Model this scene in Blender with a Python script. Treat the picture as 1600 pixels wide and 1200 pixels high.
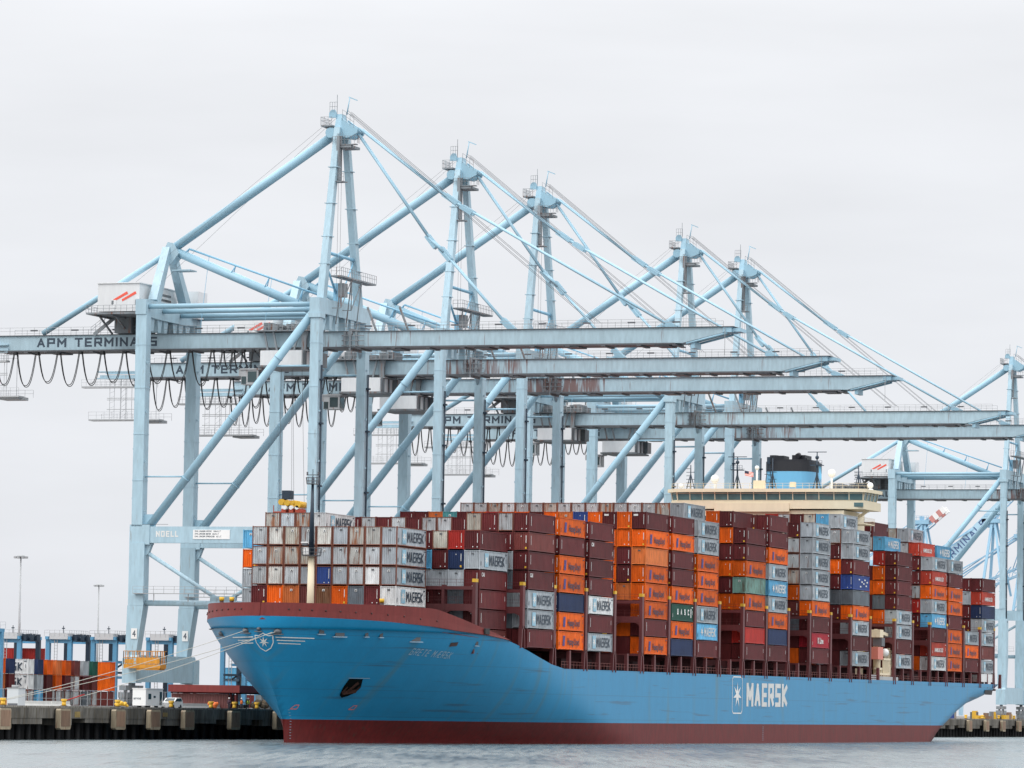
import bpy, bmesh, math, random
from mathutils import Vector, Matrix
random.seed(7)
for o in list(bpy.data.objects): bpy.data.objects.remove(o)
SC = bpy.context.scene; COL = SC.collection
R_ = math.radians
# ------------------------------------------------------------------ camera
# world: +X from land to open water, +Y along the quay away from the camera, Z up, water at 0
FPX, PITCH, ROLL, YAW, CAMH = 6911.66, 0.0731, 0.0167, 0.3365, 5.406
fw = Vector((-math.sin(YAW)*math.cos(PITCH), math.cos(YAW)*math.cos(PITCH), math.sin(PITCH)))
rt = Vector((math.cos(YAW), math.sin(YAW), 0)); up = rt.cross(fw)
rt, up = math.cos(ROLL)*rt + math.sin(ROLL)*up, -math.sin(ROLL)*rt + math.cos(ROLL)*up
cd = bpy.data.cameras.new("camera"); cam = bpy.data.objects.new("camera", cd); COL.objects.link(cam)
m = Matrix((( rt.x, up.x, -fw.x, 0), (rt.y, up.y, -fw.y, 0), (rt.z, up.z, -fw.z, CAMH), (0, 0, 0, 1)))
cam.matrix_world = m
cd.sensor_width = 36; cd.lens = FPX/1600*36; cd.clip_start = 1; cd.clip_end = 30000
SC.camera = cam
# ------------------------------------------------------------------ world: bright overcast over a thin Nishita sky
w = bpy.data.worlds.new("World"); SC.world = w; w.use_nodes = True
nt = w.node_tree; nt.nodes.clear(); N = nt.nodes.new; K = nt.links.new
SUN_EL, SUN_AZ = R_(48), R_(215)
sky = N('ShaderNodeTexSky'); sky.sky_type = 'NISHITA'; sky.sun_disc = False
sky.sun_elevation = SUN_EL; sky.sun_rotation = SUN_AZ
sc_ = N('ShaderNodeVectorMath'); sc_.operation = 'SCALE'; sc_.inputs['Scale'].default_value = 0.10
K(sky.outputs[0], sc_.inputs[0])
tc = N('ShaderNodeTexCoord'); sp = N('ShaderNodeSeparateXYZ'); K(tc.outputs['Generated'], sp.inputs[0])
rp = N('ShaderNodeValToRGB'); K(sp.outputs['Z'], rp.inputs[0])
e = rp.color_ramp.elements
e[0].position = 0.0; e[0].color = (.350, .360, .385, 1); e[1].position = 1.0; e[1].color = (1.35, 1.35, 1.35, 1)
for p_, c_ in ((.03, (.370, .378, .400)), (.15, (.405, .410, .424)), (.45, (.86, .87, .89))):
    q_ = e.new(p_); q_.color = (*c_, 1)
mp = N('ShaderNodeMapping'); mp.inputs['Scale'].default_value = (5, 5, 26); K(tc.outputs['Generated'], mp.inputs[0])
nz = N('ShaderNodeTexNoise'); nz.inputs['Scale'].default_value = 1.6; nz.inputs['Detail'].default_value = 4; K(mp.outputs[0], nz.inputs[0])
mr = N('ShaderNodeMapRange'); mr.inputs['From Min'].default_value = .3; mr.inputs['From Max'].default_value = .72
mr.inputs['To Min'].default_value = 2.10; mr.inputs['To Max'].default_value = 2.33; K(nz.outputs[0], mr.inputs[0])
cl = N('ShaderNodeVectorMath'); cl.operation = 'SCALE'; K(rp.outputs[0], cl.inputs[0]); K(mr.outputs[0], cl.inputs['Scale'])
mx = N('ShaderNodeMixRGB'); mx.inputs[0].default_value = .94; K(sc_.outputs[0], mx.inputs[1]); K(cl.outputs[0], mx.inputs[2])
bg = N('ShaderNodeBackground'); K(mx.outputs[0], bg.inputs[0]); bg.inputs[1].default_value = 1.0
wo = N('ShaderNodeOutputWorld'); K(bg.outputs[0], wo.inputs[0])
# ------------------------------------------------------------------ soft sun through the cloud, from behind and left of the camera
sd = bpy.data.lights.new("sun", 'SUN'); sd.energy = 0.9; sd.angle = R_(25); sd.color = (1, .97, .92)
sun = bpy.data.objects.new("sun", sd); COL.objects.link(sun)
sv = Vector((math.sin(SUN_AZ)*math.cos(SUN_EL), math.cos(SUN_AZ)*math.cos(SUN_EL), math.sin(SUN_EL)))
sun.rotation_euler = sv.to_track_quat('Z', 'Y').to_euler()
SC.view_settings.view_transform = 'Standard'; SC.view_settings.look = 'None'
SC.view_settings.exposure = 0; SC.view_settings.gamma = 1
SC.render.engine = 'CYCLES'
SC.cycles.max_bounces = 6; SC.cycles.diffuse_bounces = 3; SC.cycles.glossy_bounces = 3; SC.cycles.use_denoising = True

# ================================================================== materials
MATS = {}
def mat(name, col, rough=.5, var=.06, rust=0, rustcol=(.16, .055, .025), spec=.5, metal=0, scale=(.35, .35, .12), bump=0, fine=0, white=0):
    """procedural paint: base colour, broad tone variation, vertical streaks of rust or dirt, fine speckle"""
    if name in MATS: return MATS[name]
    M = bpy.data.materials.new(name); M.use_nodes = True; t = M.node_tree; t.nodes.clear(); N = t.nodes.new; K = t.links.new
    out = N('ShaderNodeOutputMaterial'); b = N('ShaderNodeBsdfPrincipled'); K(b.outputs[0], out.inputs[0])
    b.inputs['Roughness'].default_value = rough; b.inputs['Metallic'].default_value = metal
    b.inputs['Specular IOR Level'].default_value = spec
    tc = N('ShaderNodeTexCoord'); oi = N('ShaderNodeObjectInfo')
    ad = N('ShaderNodeVectorMath'); ad.operation = 'MULTIPLY_ADD'; ad.inputs[1].default_value = (37, 53, 71)
    cb = N('ShaderNodeCombineXYZ')
    for i in range(3): K(oi.outputs['Random'], cb.inputs[i])
    K(cb.outputs[0], ad.inputs[0]); K(tc.outputs['Object'], ad.inputs[2])
    def noise(scl, detail=3):
        mp = N('ShaderNodeMapping'); mp.inputs['Scale'].default_value = scl; K(ad.outputs[0], mp.inputs[0])
        n = N('ShaderNodeTexNoise'); n.inputs['Scale'].default_value = 1; n.inputs['Detail'].default_value = detail; K(mp.outputs[0], n.inputs[0]); return n
    def rng(src, a, b_, c, d):
        m_ = N('ShaderNodeMapRange'); K(src, m_.inputs[0])
        for k_, v_ in zip(('From Min', 'From Max', 'To Min', 'To Max'), (a, b_, c, d)): m_.inputs[k_].default_value = v_
        return m_.outputs[0]
    n1 = noise(scale)
    hv = N('ShaderNodeHueSaturation'); hv.inputs['Color'].default_value = (*col, 1)
    v = N('ShaderNodeMath'); v.operation = 'ADD'
    K(rng(n1.outputs[0], .3, .7, -var, var), v.inputs[0]); K(rng(oi.outputs['Random'], 0, 1, 1-var*1.5, 1+var*1.5), v.inputs[1])
    K(v.outputs[0], hv.inputs['Value']); cur = hv.outputs[0]
    if fine:
        n3 = noise((2.2, 2.2, .5), 6); mm = N('ShaderNodeMixRGB'); mm.blend_type = 'MULTIPLY'; mm.inputs[0].default_value = 1
        K(cur, mm.inputs[1]); cr = N('ShaderNodeCombineXYZ'); f_ = rng(n3.outputs[0], .35, .65, 1-fine, 1.0)
        for i in range(3): K(f_, cr.inputs[i])
        K(cr.outputs[0], mm.inputs[2]); cur = mm.outputs[0]
    if rust:
        n2 = noise((2.6, 2.6, .32), 7); r0 = .66 - .30*rust
        mm = N('ShaderNodeMixRGB'); K(rng(n2.outputs[0], r0, r0+.13, 0, .9), mm.inputs[0]); K(cur, mm.inputs[1]); mm.inputs[2].default_value = (*rustcol, 1); cur = mm.outputs[0]
    K(cur, b.inputs['Base Color'])
    if bump:
        n4 = noise((.5, .5, .5), 5); bp_ = N('ShaderNodeBump'); bp_.inputs['Strength'].default_value = bump; bp_.inputs['Distance'].default_value = .3
        K(n4.outputs[0], bp_.inputs['Height']); K(bp_.outputs[0], b.inputs['Normal'])
    MATS[name] = M; M['tc'] = 1
    return M

CR = mat('crane_blue', (.38, .535, .62), .45, .06, fine=.13, rust=.06, rustcol=(.22, .20, .18))
CRb = mat('crane_tube_blue', (.295, .48, .59), .42, .04, fine=.03)
CRd = mat('crane_bright_blue', (.23, .46, .62), .45, .06)
STEEL = mat('galvanised_steel', (.36, .37, .38), .5, .1)
DSTEEL = mat('dark_steel', (.09, .095, .105), .5, .15)
MACH = mat('weathered_machinery', (.17, .19, .205), .6, .3, rust=.35)
BLACK = mat('black_rubber', (.012, .012, .014), .6, .1)
WHITE = mat('white_paint', (.78, .78, .77), .45, .03)
HOUSEW = mat('machinery_house_white', (.70, .71, .72), .45, .03, fine=.06)
CREAM = mat('cream_paint', (.76, .655, .475), .65, .03, fine=.04)
GLASS = mat('dark_window_glass', (.035, .06, .065), .08, .2)
YEL = mat('yellow_paint', (.72, .42, .03), .5, .08, fine=.15)
ORG = mat('orange_yellow_paint', (.62, .26, .02), .5, .08, fine=.25)
REDP = mat('red_emblem_paint', (.75, .10, .06), .5, .02)
LETTER = mat('dark_lettering', (.03, .05, .075), .5, .05)
LETW = mat('white_lettering', (.74, .74, .72), .5, .06, fine=.12)
LETP = mat('pale_grey_lettering', (.27, .40, .50), .5, .04)
LETN = mat('navy_lettering', (.02, .02, .055), .5, .05)
SKYB = mat('star_box_blue', (.27, .48, .60), .5, .05)
DECKR = mat('deck_maroon', (.18, .026, .023), .6, .10, fine=.18, spec=.4)
LASH = mat('lashing_maroon', (.125, .028, .030), .5, .12, fine=.18)
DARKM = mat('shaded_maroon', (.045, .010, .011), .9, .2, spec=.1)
CONC = mat('quay_concrete', (.235, .22, .195), .9, .25, rust=.5, rustcol=(.09, .075, .055), fine=.4, spec=.2)
CONCD = mat('recess_shade_concrete', (.012, .012, .013), .8, .25)  # near-black: shade under the quay deck painted into the concrete colour
FEND = mat('fender_face', (.25, .155, .10), .7, .18, rust=.35, rustcol=(.17, .08, .05), fine=.2)
FENDB = mat('fender_edge', (.33, .27, .185), .7, .15, rust=.25, fine=.2)
BARR = mat('pale_concrete', (.55, .55, .53), .8, .06, fine=.1)
STRB = mat('straddle_blue', (.10, .30, .48), .4, .06)
NAVYS = mat('dark_blue_steel', (.012, .028, .05), .5, .1)
ROPE = mat('pale_rope', (.44, .43, .38), .8, .05)
FUNB = mat('funnel_blue', (.15, .44, .70), .4, .03)
FUNK = mat('funnel_black', (.014, .016, .024), .5, .1)

# boom paint: pale blue girder with rust streaks gathered round the hinge; strength comes from each crane's own object colour
def boom_mat():
    M = mat('boom_girder_blue', (.38, .51, .575), .45, .05, fine=.14)
    t = M.node_tree; N = t.nodes.new; K = t.links.new
    b = next(n for n in t.nodes if n.type == 'BSDF_PRINCIPLED'); src = b.inputs['Base Color'].links[0].from_socket
    tc = N('ShaderNodeTexCoord'); s = N('ShaderNodeSeparateXYZ'); K(tc.outputs['Object'], s.inputs[0])
    oi = N('ShaderNodeObjectInfo'); sr = N('ShaderNodeSeparateColor'); K(oi.outputs['Color'], sr.inputs[0])
    a = N('ShaderNodeMath'); a.operation = 'SUBTRACT'; K(s.outputs['X'], a.inputs[0]); a.inputs[1].default_value = 4.5
    ab = N('ShaderNodeMath'); ab.operation = 'ABSOLUTE'; K(a.outputs[0], ab.inputs[0])
    m1 = N('ShaderNodeMapRange'); K(ab.outputs[0], m1.inputs[0])
    for k_, v_ in zip(('From Min', 'From Max', 'To Min', 'To Max'), (4, 15, 1, 0)): m1.inputs[k_].default_value = v_
    mp = N('ShaderNodeMapping'); mp.inputs['Scale'].default_value = (1.7, 1.7, .16); K(tc.outputs['Object'], mp.inputs[0])
    n = N('ShaderNodeTexNoise'); n.inputs['Scale'].default_value = 1; n.inputs['Detail'].default_value = 6; K(mp.outputs[0], n.inputs[0])
    k1 = N('ShaderNodeMath'); k1.operation = 'MULTIPLY'; K(m1.outputs[0], k1.inputs[0]); K(sr.outputs[0], k1.inputs[1])
    k2 = N('ShaderNodeMath'); k2.operation = 'MULTIPLY_ADD'; K(k1.outputs[0], k2.inputs[0]); k2.inputs[1].default_value = .30; K(n.outputs[0], k2.inputs[2])
    m2 = N('ShaderNodeMapRange'); K(k2.outputs[0], m2.inputs[0])
    for k_, v_ in zip(('From Min', 'From Max', 'To Min', 'To Max'), (.66, .80, 0, .85)): m2.inputs[k_].default_value = v_
    x = N('ShaderNodeMixRGB'); K(m2.outputs[0], x.inputs[0]); K(src, x.inputs[1]); x.inputs[2].default_value = (.15, .055, .04, 1)
    K(x.outputs[0], b.inputs['Base Color']); return M
BOOM = boom_mat()

# container paints: code -> (material, rust frame)
def cmat(name, col, rust=0, **k): return mat(name, col, .5, .14, rust=rust, spec=.28, fine=k.pop('fine', .26), scale=(.6, .25, .35), **k)
CP = {
 'M': cmat('maroon_steel', (.120, .019, .021), .04, rustcol=(.17, .06, .04)), 'm': cmat('brown_maroon_steel', (.17, .040, .035), .2, rustcol=(.10, .03, .02)),
 'O': cmat('orange_steel', (.78, .125, .004), .03, rustcol=(.30, .07, .02)), 'o': cmat('faded_orange_steel', (.62, .17, .045), .1),
 'G': cmat('grey_steel', (.40, .435, .465), .08), 'g': cmat('pale_grey_steel', (.49, .515, .53), .28),
 'd': cmat('dark_grey_steel', (.15, .175, .20), .1), 'r': cmat('rusty_grey_steel', (.48, .46, .42), .66, rustcol=(.30, .11, .045)),
 'b': cmat('beige_grey_steel', (.50, .48, .42), .42, rustcol=(.27, .12, .06)), 'W': cmat('white_steel', (.70, .71, .71), .12),
 'w': cmat('stained_white_steel', (.64, .635, .60), .35), 'B': cmat('sky_blue_steel', (.13, .43, .68), .04),
 'N': cmat('navy_steel', (.018, .035, .10)), 'L': cmat('royal_blue_steel', (.035, .08, .30)),
 'T': cmat('teal_steel', (.09, .34, .36)), 't': cmat('weathered_green_steel', (.20, .36, .31), .5, rustcol=(.08, .055, .035)),
 'U': cmat('dark_green_steel', (.015, .10, .07)), 'R': cmat('red_steel', (.46, .030, .022)), 'K': cmat('crimson_steel', (.38, .015, .03)),
 'S': cmat('vermilion_steel', (.50, .055, .03)), 'C': None, 'x': cmat('rust_brown_steel', (.26, .13, .07), .4, rustcol=(.14, .05, .02)),
}
CP['C'] = CP['M']
RUSTFR = cmat('rust_red_frame', (.20, .07, .045), .3)
DARKFR = cmat('dark_frame', (.07, .04, .04))

# ================================================================== mesh helpers
class MB:
    def __init__(s, off=(0, 0, 0)): s.v = []; s.f = []; s.mi = []; s.off = Vector(off); s.cur = 0; s.sm = []
    def add(s, vs, fs, smooth=False):
        n = len(s.v); s.v += [Vector(p)+s.off for p in vs]; s.f += [tuple(i+n for i in f) for f in fs]
        s.mi += [s.cur]*len(fs); s.sm += [smooth]*len(fs); return s
    def box(s, x0, x1, y0, y1, z0, z1):
        return s.add([(x0, y0, z0), (x1, y0, z0), (x1, y1, z0), (x0, y1, z0), (x0, y0, z1), (x1, y0, z1), (x1, y1, z1), (x0, y1, z1)],
                     [(0, 3, 2, 1), (4, 5, 6, 7), (0, 1, 5, 4), (1, 2, 6, 5), (2, 3, 7, 6), (3, 0, 4, 7)])
    def hexa(s, b, t):      # bottom quad, top quad (ccw from above)
        return s.add(list(b)+list(t), [(0, 3, 2, 1), (4, 5, 6, 7), (0, 1, 5, 4), (1, 2, 6, 5), (2, 3, 7, 6), (3, 0, 4, 7)])
    def beam(s, p, q, a, b=None, a2=None, b2=None, ref=(0, 1, 0)):   # box beam p->q, a = size across ref side, b = size along ref
        b = b or a; a2 = a2 or a; b2 = b2 or b
        p, q = Vector(p), Vector(q); d = (q-p).normalized(); r = Vector(ref)
        if abs(d.dot(r)) > .95: r = Vector((1, 0, 0))
        u = d.cross(r).normalized(); v = d.cross(u).normalized()
        bt = [p+u*i*a/2+v*j*b/2 for i, j in ((-1, -1), (1, -1), (1, 1), (-1, 1))]
        tp = [q+u*i*a2/2+v*j*b2/2 for i, j in ((-1, -1), (1, -1), (1, 1), (-1, 1))]
        return s.add(bt+tp, [(0, 3, 2, 1), (4, 5, 6, 7), (0, 1, 5, 4), (1, 2, 6, 5), (2, 3, 7, 6), (3, 0, 4, 7)])
    def tube(s, p, q, r, n=10, r2=None, cap=True):
        r2 = r if r2 is None else r2; p, q = Vector(p), Vector(q); d = (q-p).normalized()
        u = d.orthogonal().normalized(); v = d.cross(u)
        vs = [p+(u*math.cos(a)+v*math.sin(a))*r for a in [2*math.pi*i/n for i in range(n)]] + \
             [q+(u*math.cos(a)+v*math.sin(a))*r2 for a in [2*math.pi*i/n for i in range(n)]]
        s.add(vs, [(i, (i+1) % n, n+(i+1) % n, n+i) for i in range(n)], n > 5)
        if cap: k = len(s.v)-2*n; s.f += [tuple(k+i for i in reversed(range(n))), tuple(k+n+i for i in range(n))]; s.mi += [s.cur]*2; s.sm += [False]*2
        return s
    def path(s, pts, r, n=5):
        for a, b in zip(pts, pts[1:]): s.tube(a, b, r, n, cap=False)
        return s
    def sphere(s, c, r, n=10, sq=1):
        c = Vector(c); vs = []; fs = []; m_ = n//2+1
        for j in range(m_+1):
            th = math.pi*j/m_
            for i in range(n): ph = 2*math.pi*i/n; vs.append(c+Vector((math.sin(th)*math.cos(ph)*r, math.sin(th)*math.sin(ph)*r, math.cos(th)*r*sq)))
        for j in range(m_):
            for i in range(n): fs.append((j*n+i, (j+1)*n+i, (j+1)*n+(i+1) % n, j*n+(i+1) % n))
        return s.add(vs, fs, True)
    def rail(s, pts, h=1.1, step=1.6, r=.035, rails=(1.0, .55)):
        for a, b in zip(pts, pts[1:]):
            a, b = Vector(a), Vector(b); L = (b-a).length; k = max(1, int(L/step))
            for i in range(k+1): p = a.lerp(b, i/k); s.tube(p, p+Vector((0, 0, h)), r, 4, cap=False)
            for f in rails: z = Vector((0, 0, h*f)); s.tube(a+z, b+z, r, 4, cap=False)
        return s
    def prism(s, poly, ax, a, b):  # poly in the two other axes, extruded along axis ax
        def P(u, v, w): return {0: (w, u, v), 1: (u, w, v), 2: (u, v, w)}[ax]
        n = len(poly); vs = [P(u, v, a) for u, v in poly]+[P(u, v, b) for u, v in poly]
        return s.add(vs, [tuple(range(n)), tuple(reversed(range(n, 2*n)))]+[(i, n+i, n+(i+1) % n, (i+1) % n) for i in range(n)])
    def mesh(s, name, mats):
        me = bpy.data.meshes.new(name); me.from_pydata([tuple(v) for v in s.v], [], s.f)
        for m_ in (mats if isinstance(mats, (list, tuple)) else [mats]): me.materials.append(m_)
        me.polygons.foreach_set('material_index', s.mi); me.polygons.foreach_set('use_smooth', s.sm)
        bm = bmesh.new(); bm.from_mesh(me); bmesh.ops.recalc_face_normals(bm, faces=bm.faces); bm.to_mesh(me); bm.free(); me.update(); return me
    def build(s, name, mats, parent=None): return link(name, s.mesh(name, mats), parent)
def link(name, me, parent=None, loc=(0, 0, 0)):
    o = bpy.data.objects.new(name, me); COL.objects.link(o); o.parent = parent; o.location = loc; return o
def tag(o, label=None, cat=None, group=None, kind=None):
    for k_, v_ in (('label', label), ('category', cat), ('group', group), ('kind', kind)):
        if v_: o[k_] = v_
    return o
def thing(name, label, cat, loc=(0, 0, 0), rz=0, group=None):
    o = bpy.data.objects.new(name, None); COL.objects.link(o); o.location = loc; o.rotation_euler = (0, 0, rz); o.empty_display_size = .5
    return tag(o, label, cat, group)
def dup(root, loc=None, rz=None, label=None, group=None):
    def cp(o, par):
        c = o.copy(); COL.objects.link(c); c.parent = par
        for ch in list(o.children): cp(ch, c)
        return c
    r = cp(root, None)
    if loc is not None: r.location = loc
    if rz is not None: r.rotation_euler = (0, 0, rz)
    if label: r['label'] = label
    if group: r['group'] = group
    return r

# ------------------------------------------------------------------ lettering
G = {'A': (1, [[(0, 0), (.5, 1), (1, 0)], [(.2, .3), (.8, .3)]]), 'P': (1, [[(0, 0), (0, 1), (1, 1), (1, .45), (0, .45)]]),
 'M': (1.15, [[(0, 0), (0, 1), (.5, .38), (1, 1), (1, 0)]]), 'T': (1, [[(.5, 0), (.5, 1)], [(0, 1), (1, 1)]]),
 'E': (.9, [[(1, 0), (0, 0), (0, 1), (1, 1)], [(0, .5), (.9, .5)]]), 'R': (1, [[(0, 0), (0, 1), (1, 1), (1, .45), (0, .45)], [(.55, .45), (1, 0)]]),
 'I': (.25, [[(.5, 0), (.5, 1)]]), 'N': (1, [[(0, 0), (0, 1), (1, 0), (1, 1)]]), 'L': (.85, [[(0, 1), (0, 0), (1, 0)]]),
 'S': (.95, [[(1, 1), (0, 1), (0, .5), (1, .5), (1, 0), (0, 0)]]), 'K': (1, [[(0, 0), (0, 1)], [(1, 1), (.08, .5), (1, 0)]]),
 'O': (1, [[(0, 0), (0, 1), (1, 1), (1, 0), (0, 0)]]), 'G': (1, [[(1, .85), (1, 1), (0, 1), (0, 0), (1, 0), (1, .5), (.55, .5)]]),
 'Æ': (1.5, [[(0, 0), (.45, 1), (1, 1)], [(.55, 1), (.55, 0), (1, 0)], [(.55, .5), (.95, .5)], [(.2, .35), (.55, .35)]]),
 'U': (1, [[(0, 1), (0, 0), (1, 0), (1, 1)]]), 'C': (1, [[(1, 1), (0, 1), (0, 0), (1, 0)]]), '4': (.9, [[(.7, 0), (.7, 1), (0, .35), (1, .35)]]),
 'X': (.9, [[(0, 0), (1, 1)], [(0, 1), (1, 0)]]), ' ': (.5, []), '.': (.2, [[(.4, 0), (.6, 0)]]), '-': (.5, [[(0, .5), (1, .5)]]),
 '0': (.8, [[(0, 0), (0, 1), (1, 1), (1, 0), (0, 0)]]), '1': (.3, [[(.5, 0), (.5, 1)]]), '5': (.8, [[(1, 1), (0, 1), (0, .55), (1, .55), (1, 0), (0, 0)]]), '2': (.8, [[(0, 1), (1, 1), (1, .5), (0, .5), (0, 0), (1, 0)]])}
def letters(txt, H, W, th, gap=.28, shear=0, tv=None):
    """stroke lettering as flat quads (u, v, layer): total width W, height H, stroke width th"""
    cw = .62*H; tot = sum(G[c][0]*cw for c in txt)+gap*H*(len(txt)-1); k = W/tot; u = 0; out = []; lay = 0; tv = tv or th
    for c in txt:
        w_ = G[c][0]*cw*k
        for st in G[c][1]:
            pts = [(u+th/2+x*(max(w_-th, .001)), tv/2+y*(H-tv)) for x, y in st]
            for (a, b) in zip(pts, pts[1:]):
                dx, dy = b[0]-a[0], b[1]-a[1]; L = math.hypot(dx, dy)
                if L < 1e-6: continue
                hz = abs(dy) < .2*L; t_, e_ = (tv, th) if hz else (th, tv); ex, ey = dx/L*e_/2, dy/L*e_/2; dx, dy = dx/L*t_/2, dy/L*t_/2; lay += 1
                q = [(a[0]-ex-dy, a[1]-ey+dx), (a[0]-ex+dy, a[1]-ey-dx), (b[0]+ex+dy, b[1]+ey-dx), (b[0]+ex-dy, b[1]+ey+dx)]
                out.append([(x+shear*y, min(max(y, -.0), H), lay % 6) for x, y in q])
        u += w_+gap*H*k
    return out
def put_letters(mb, quads, fn):
    for q in quads: mb.add([fn(*p) for p in q], [(0, 1, 2, 3)])
def star(cu, cv, r, ri, n=7, sx=1, rot=math.pi/2):
    return [(cu+sx*(r if i % 2 == 0 else ri)*math.cos(rot+math.pi*i/n), cv+(r if i % 2 == 0 else ri)*math.sin(rot+math.pi*i/n)) for i in range(2*n)]
def font_mesh(txt, size, bold=0, sx=1, shear=0, m=None, name='lettering'):
    c = bpy.data.curves.new('t', 'FONT'); c.body = txt; c.size = size; c.offset = bold; c.shear = shear; c.resolution_u = 2
    o = bpy.data.objects.new('t', c); COL.objects.link(o); dg = bpy.context.evaluated_depsgraph_get()
    me = bpy.data.meshes.new_from_object(o.evaluated_get(dg)); bpy.data.objects.remove(o); vs = [(v.co.x*sx, v.co.y) for v in me.vertices]
    fs = [tuple(p.vertices) for p in me.polygons]; bpy.data.meshes.remove(me); return vs, fs

# ================================================================== setting
XQ, QZ = -259.77, 4.4
def sheet(name, x0, x1, y0, y1, z, m): return tag(MB().add([(x0, y0, z), (x1, y0, z), (x1, y1, z), (x0, y1, z)], [(0, 1, 2, 3)]).build(name, m), kind='structure')
def water_mat():
    M = bpy.data.materials.new('harbour_water'); M.use_nodes = True; t = M.node_tree; N = t.nodes.new; K = t.links.new
    b = t.nodes['Principled BSDF']; b.inputs['Base Color'].default_value = (.12, .15, .16, 1); b.inputs['Roughness'].default_value = .12; b.inputs['IOR'].default_value = 1.33
    tc = N('ShaderNodeTexCoord')
    ro = N('ShaderNodeMapping'); ro.inputs['Rotation'].default_value = (0, 0, -YAW); K(tc.outputs['Object'], ro.inputs[0])
    def nz(scl, det, loc=(0, 0, 0)):
        mp = N('ShaderNodeMapping'); mp.inputs['Scale'].default_value = scl; mp.inputs['Location'].default_value = loc; K(ro.outputs[0], mp.inputs[0])
        n = N('ShaderNodeTexNoise'); n.inputs['Scale'].default_value = 1; n.inputs['Detail'].default_value = det; K(mp.outputs[0], n.inputs[0]); return n
    def rg(src, a, b_, c, d):
        m_ = N('ShaderNodeMapRange'); K(src, m_.inputs[0])
        for k_, v_ in zip(('From Min', 'From Max', 'To Min', 'To Max'), (a, b_, c, d)): m_.inputs[k_].default_value = v_
        return m_.outputs[0]
    wave = nz((.55, .35, 1), 9); gust = nz((.05, .012, 1), 8); cat = nz((.9, .035, 1), 5, (3, 7, 0))
    mix_ = N('ShaderNodeMath'); mix_.operation = 'MULTIPLY'; K(rg(gust.outputs[0], .38, .60, .62, 1), mix_.inputs[0]); K(rg(cat.outputs[0], .35, .62, .70, 1.15), mix_.inputs[1])
    K(rg(mix_.outputs[0], .4, 1.15, .08, .34), b.inputs['Roughness'])
    bp_ = N('ShaderNodeBump'); bp_.inputs['Distance'].default_value = .9; K(mix_.outputs[0], bp_.inputs['Strength']); K(wave.outputs[0], bp_.inputs['Height']); K(bp_.outputs[0], b.inputs['Normal'])
    return M
WATER = water_mat()
sheet('water', -6000, 6000, -3000, 9000, 0, WATER)
GROUND = mat('yard_asphalt', (.16, .155, .15), .9, .12, fine=.2)
g = MB(); g.box(-6000, XQ-4.2, -1500, 6000, -4, QZ-.006); tag(g.build('quay_ground', GROUND), kind='structure')

# quay deck: slab with fascia, deeper blocks, dark recess and piles
qd = MB(); qd.box(XQ-6, XQ, 330, 2300, 2.95, QZ)
y = 332.0; k = 0
while y < 2300:
    wdt = 9.4 if k % 3 else 5.2
    qd.box(XQ-5, XQ-.05-.01*(k % 2), y, y+wdt, (2.0, 2.35, 2.15)[k % 3], 2.948); y += wdt+4.4; k += 1
tag(qd.build('quay', CONC), kind='structure')
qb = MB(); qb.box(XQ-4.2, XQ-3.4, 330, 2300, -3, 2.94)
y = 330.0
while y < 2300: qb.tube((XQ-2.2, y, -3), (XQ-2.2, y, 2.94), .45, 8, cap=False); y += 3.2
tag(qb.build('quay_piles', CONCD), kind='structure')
q2 = MB(); q2.box(XQ-.32, XQ-.02, 330, 2300, QZ+.002, QZ+.24); tag(q2.build('kerb', CONC), kind='structure')
sheet('quay_road', XQ-40, XQ-.4, 330, 2300, QZ+.004, mat('quay_apron_concrete', (.33, .32, .30), .85, .12, fine=.2))
bk = MB(); bk.box(XQ-.01, XQ+.03, 591.5, 593.2, 3.3, 3.9); bk.box(XQ-.01, XQ+.03, 561.2, 563, 3.1, 3.9); bk.build('quay_number_plate', cmat('stained_yellow', (.30, .22, .08), .4))
bpy.data.objects['quay_number_plate'].parent = bpy.data.objects['quay']

# fenders and bollards
def fender():
    t = thing('quay_fender', '', 'fender')
    a = MB(); a.box(0, .4, -1.3, 1.3, -1.35, 1.2); o = a.build('rubber_block', BLACK, t)
    f = MB(); f.prism([(-1.75, -1.4), (-1.5, -1.62), (1.5, -1.62), (1.75, -1.4), (1.75, 1.0), (1.5, 1.22), (-1.5, 1.22), (-1.75, 1.0)], 0, .4, 1.1); f.build('fender_panel', FENDB, t)
    f = MB(); f.box(1.1, 1.13, -1.45, 1.45, -1.2, .95); f.build('fender_face', FEND, t)
    return t
f0 = fender(); FY = [537, 555.9, 574.3, 586.5, 598.9, 616.3, 634.2]+[1094+18.8*i for i in range(4)]+[650+18.5*i for i in range(23)]
ords = ['leftmost', 'second', 'third', 'fourth', 'fifth', 'sixth', 'seventh']
for i, y in enumerate(FY[:11]):
    o = f0 if i == 0 else dup(f0); o.location = (XQ, y, 3.05)
    o['group'] = 'fenders along the quay wall'
    o['label'] = ('%s rust-stained fender panel from the left, on the quay wall by the bow' % ords[i]) if i < 7 else \
        ('%s fender panel to the right of the ship\'s stern, on the quay wall' % ['first', 'second', 'third', 'last'][i-7])
bo = thing('mooring_bollard', '', 'bollard')
b_ = MB(); b_.tube((0, 0, 0), (0, 0, .55), .34, 12, r2=.27); b_.tube((0, 0, .55), (0, 0, .85), .27, 12, r2=.46); b_.tube((0, 0, .85), (0, 0, .98), .46, 12, r2=.36); b_.build('post', YEL, bo)
b2 = MB(); b2.tube((0, 0, 0), (0, 0, .07), .5, 12); b2.build('base_plate', DARKFR, bo)
BY = [540.3, 559.6, 577.6, 596.6, 611.4, 620.5, 629.3, 1097, 1115.5, 1134, 1152]
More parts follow.
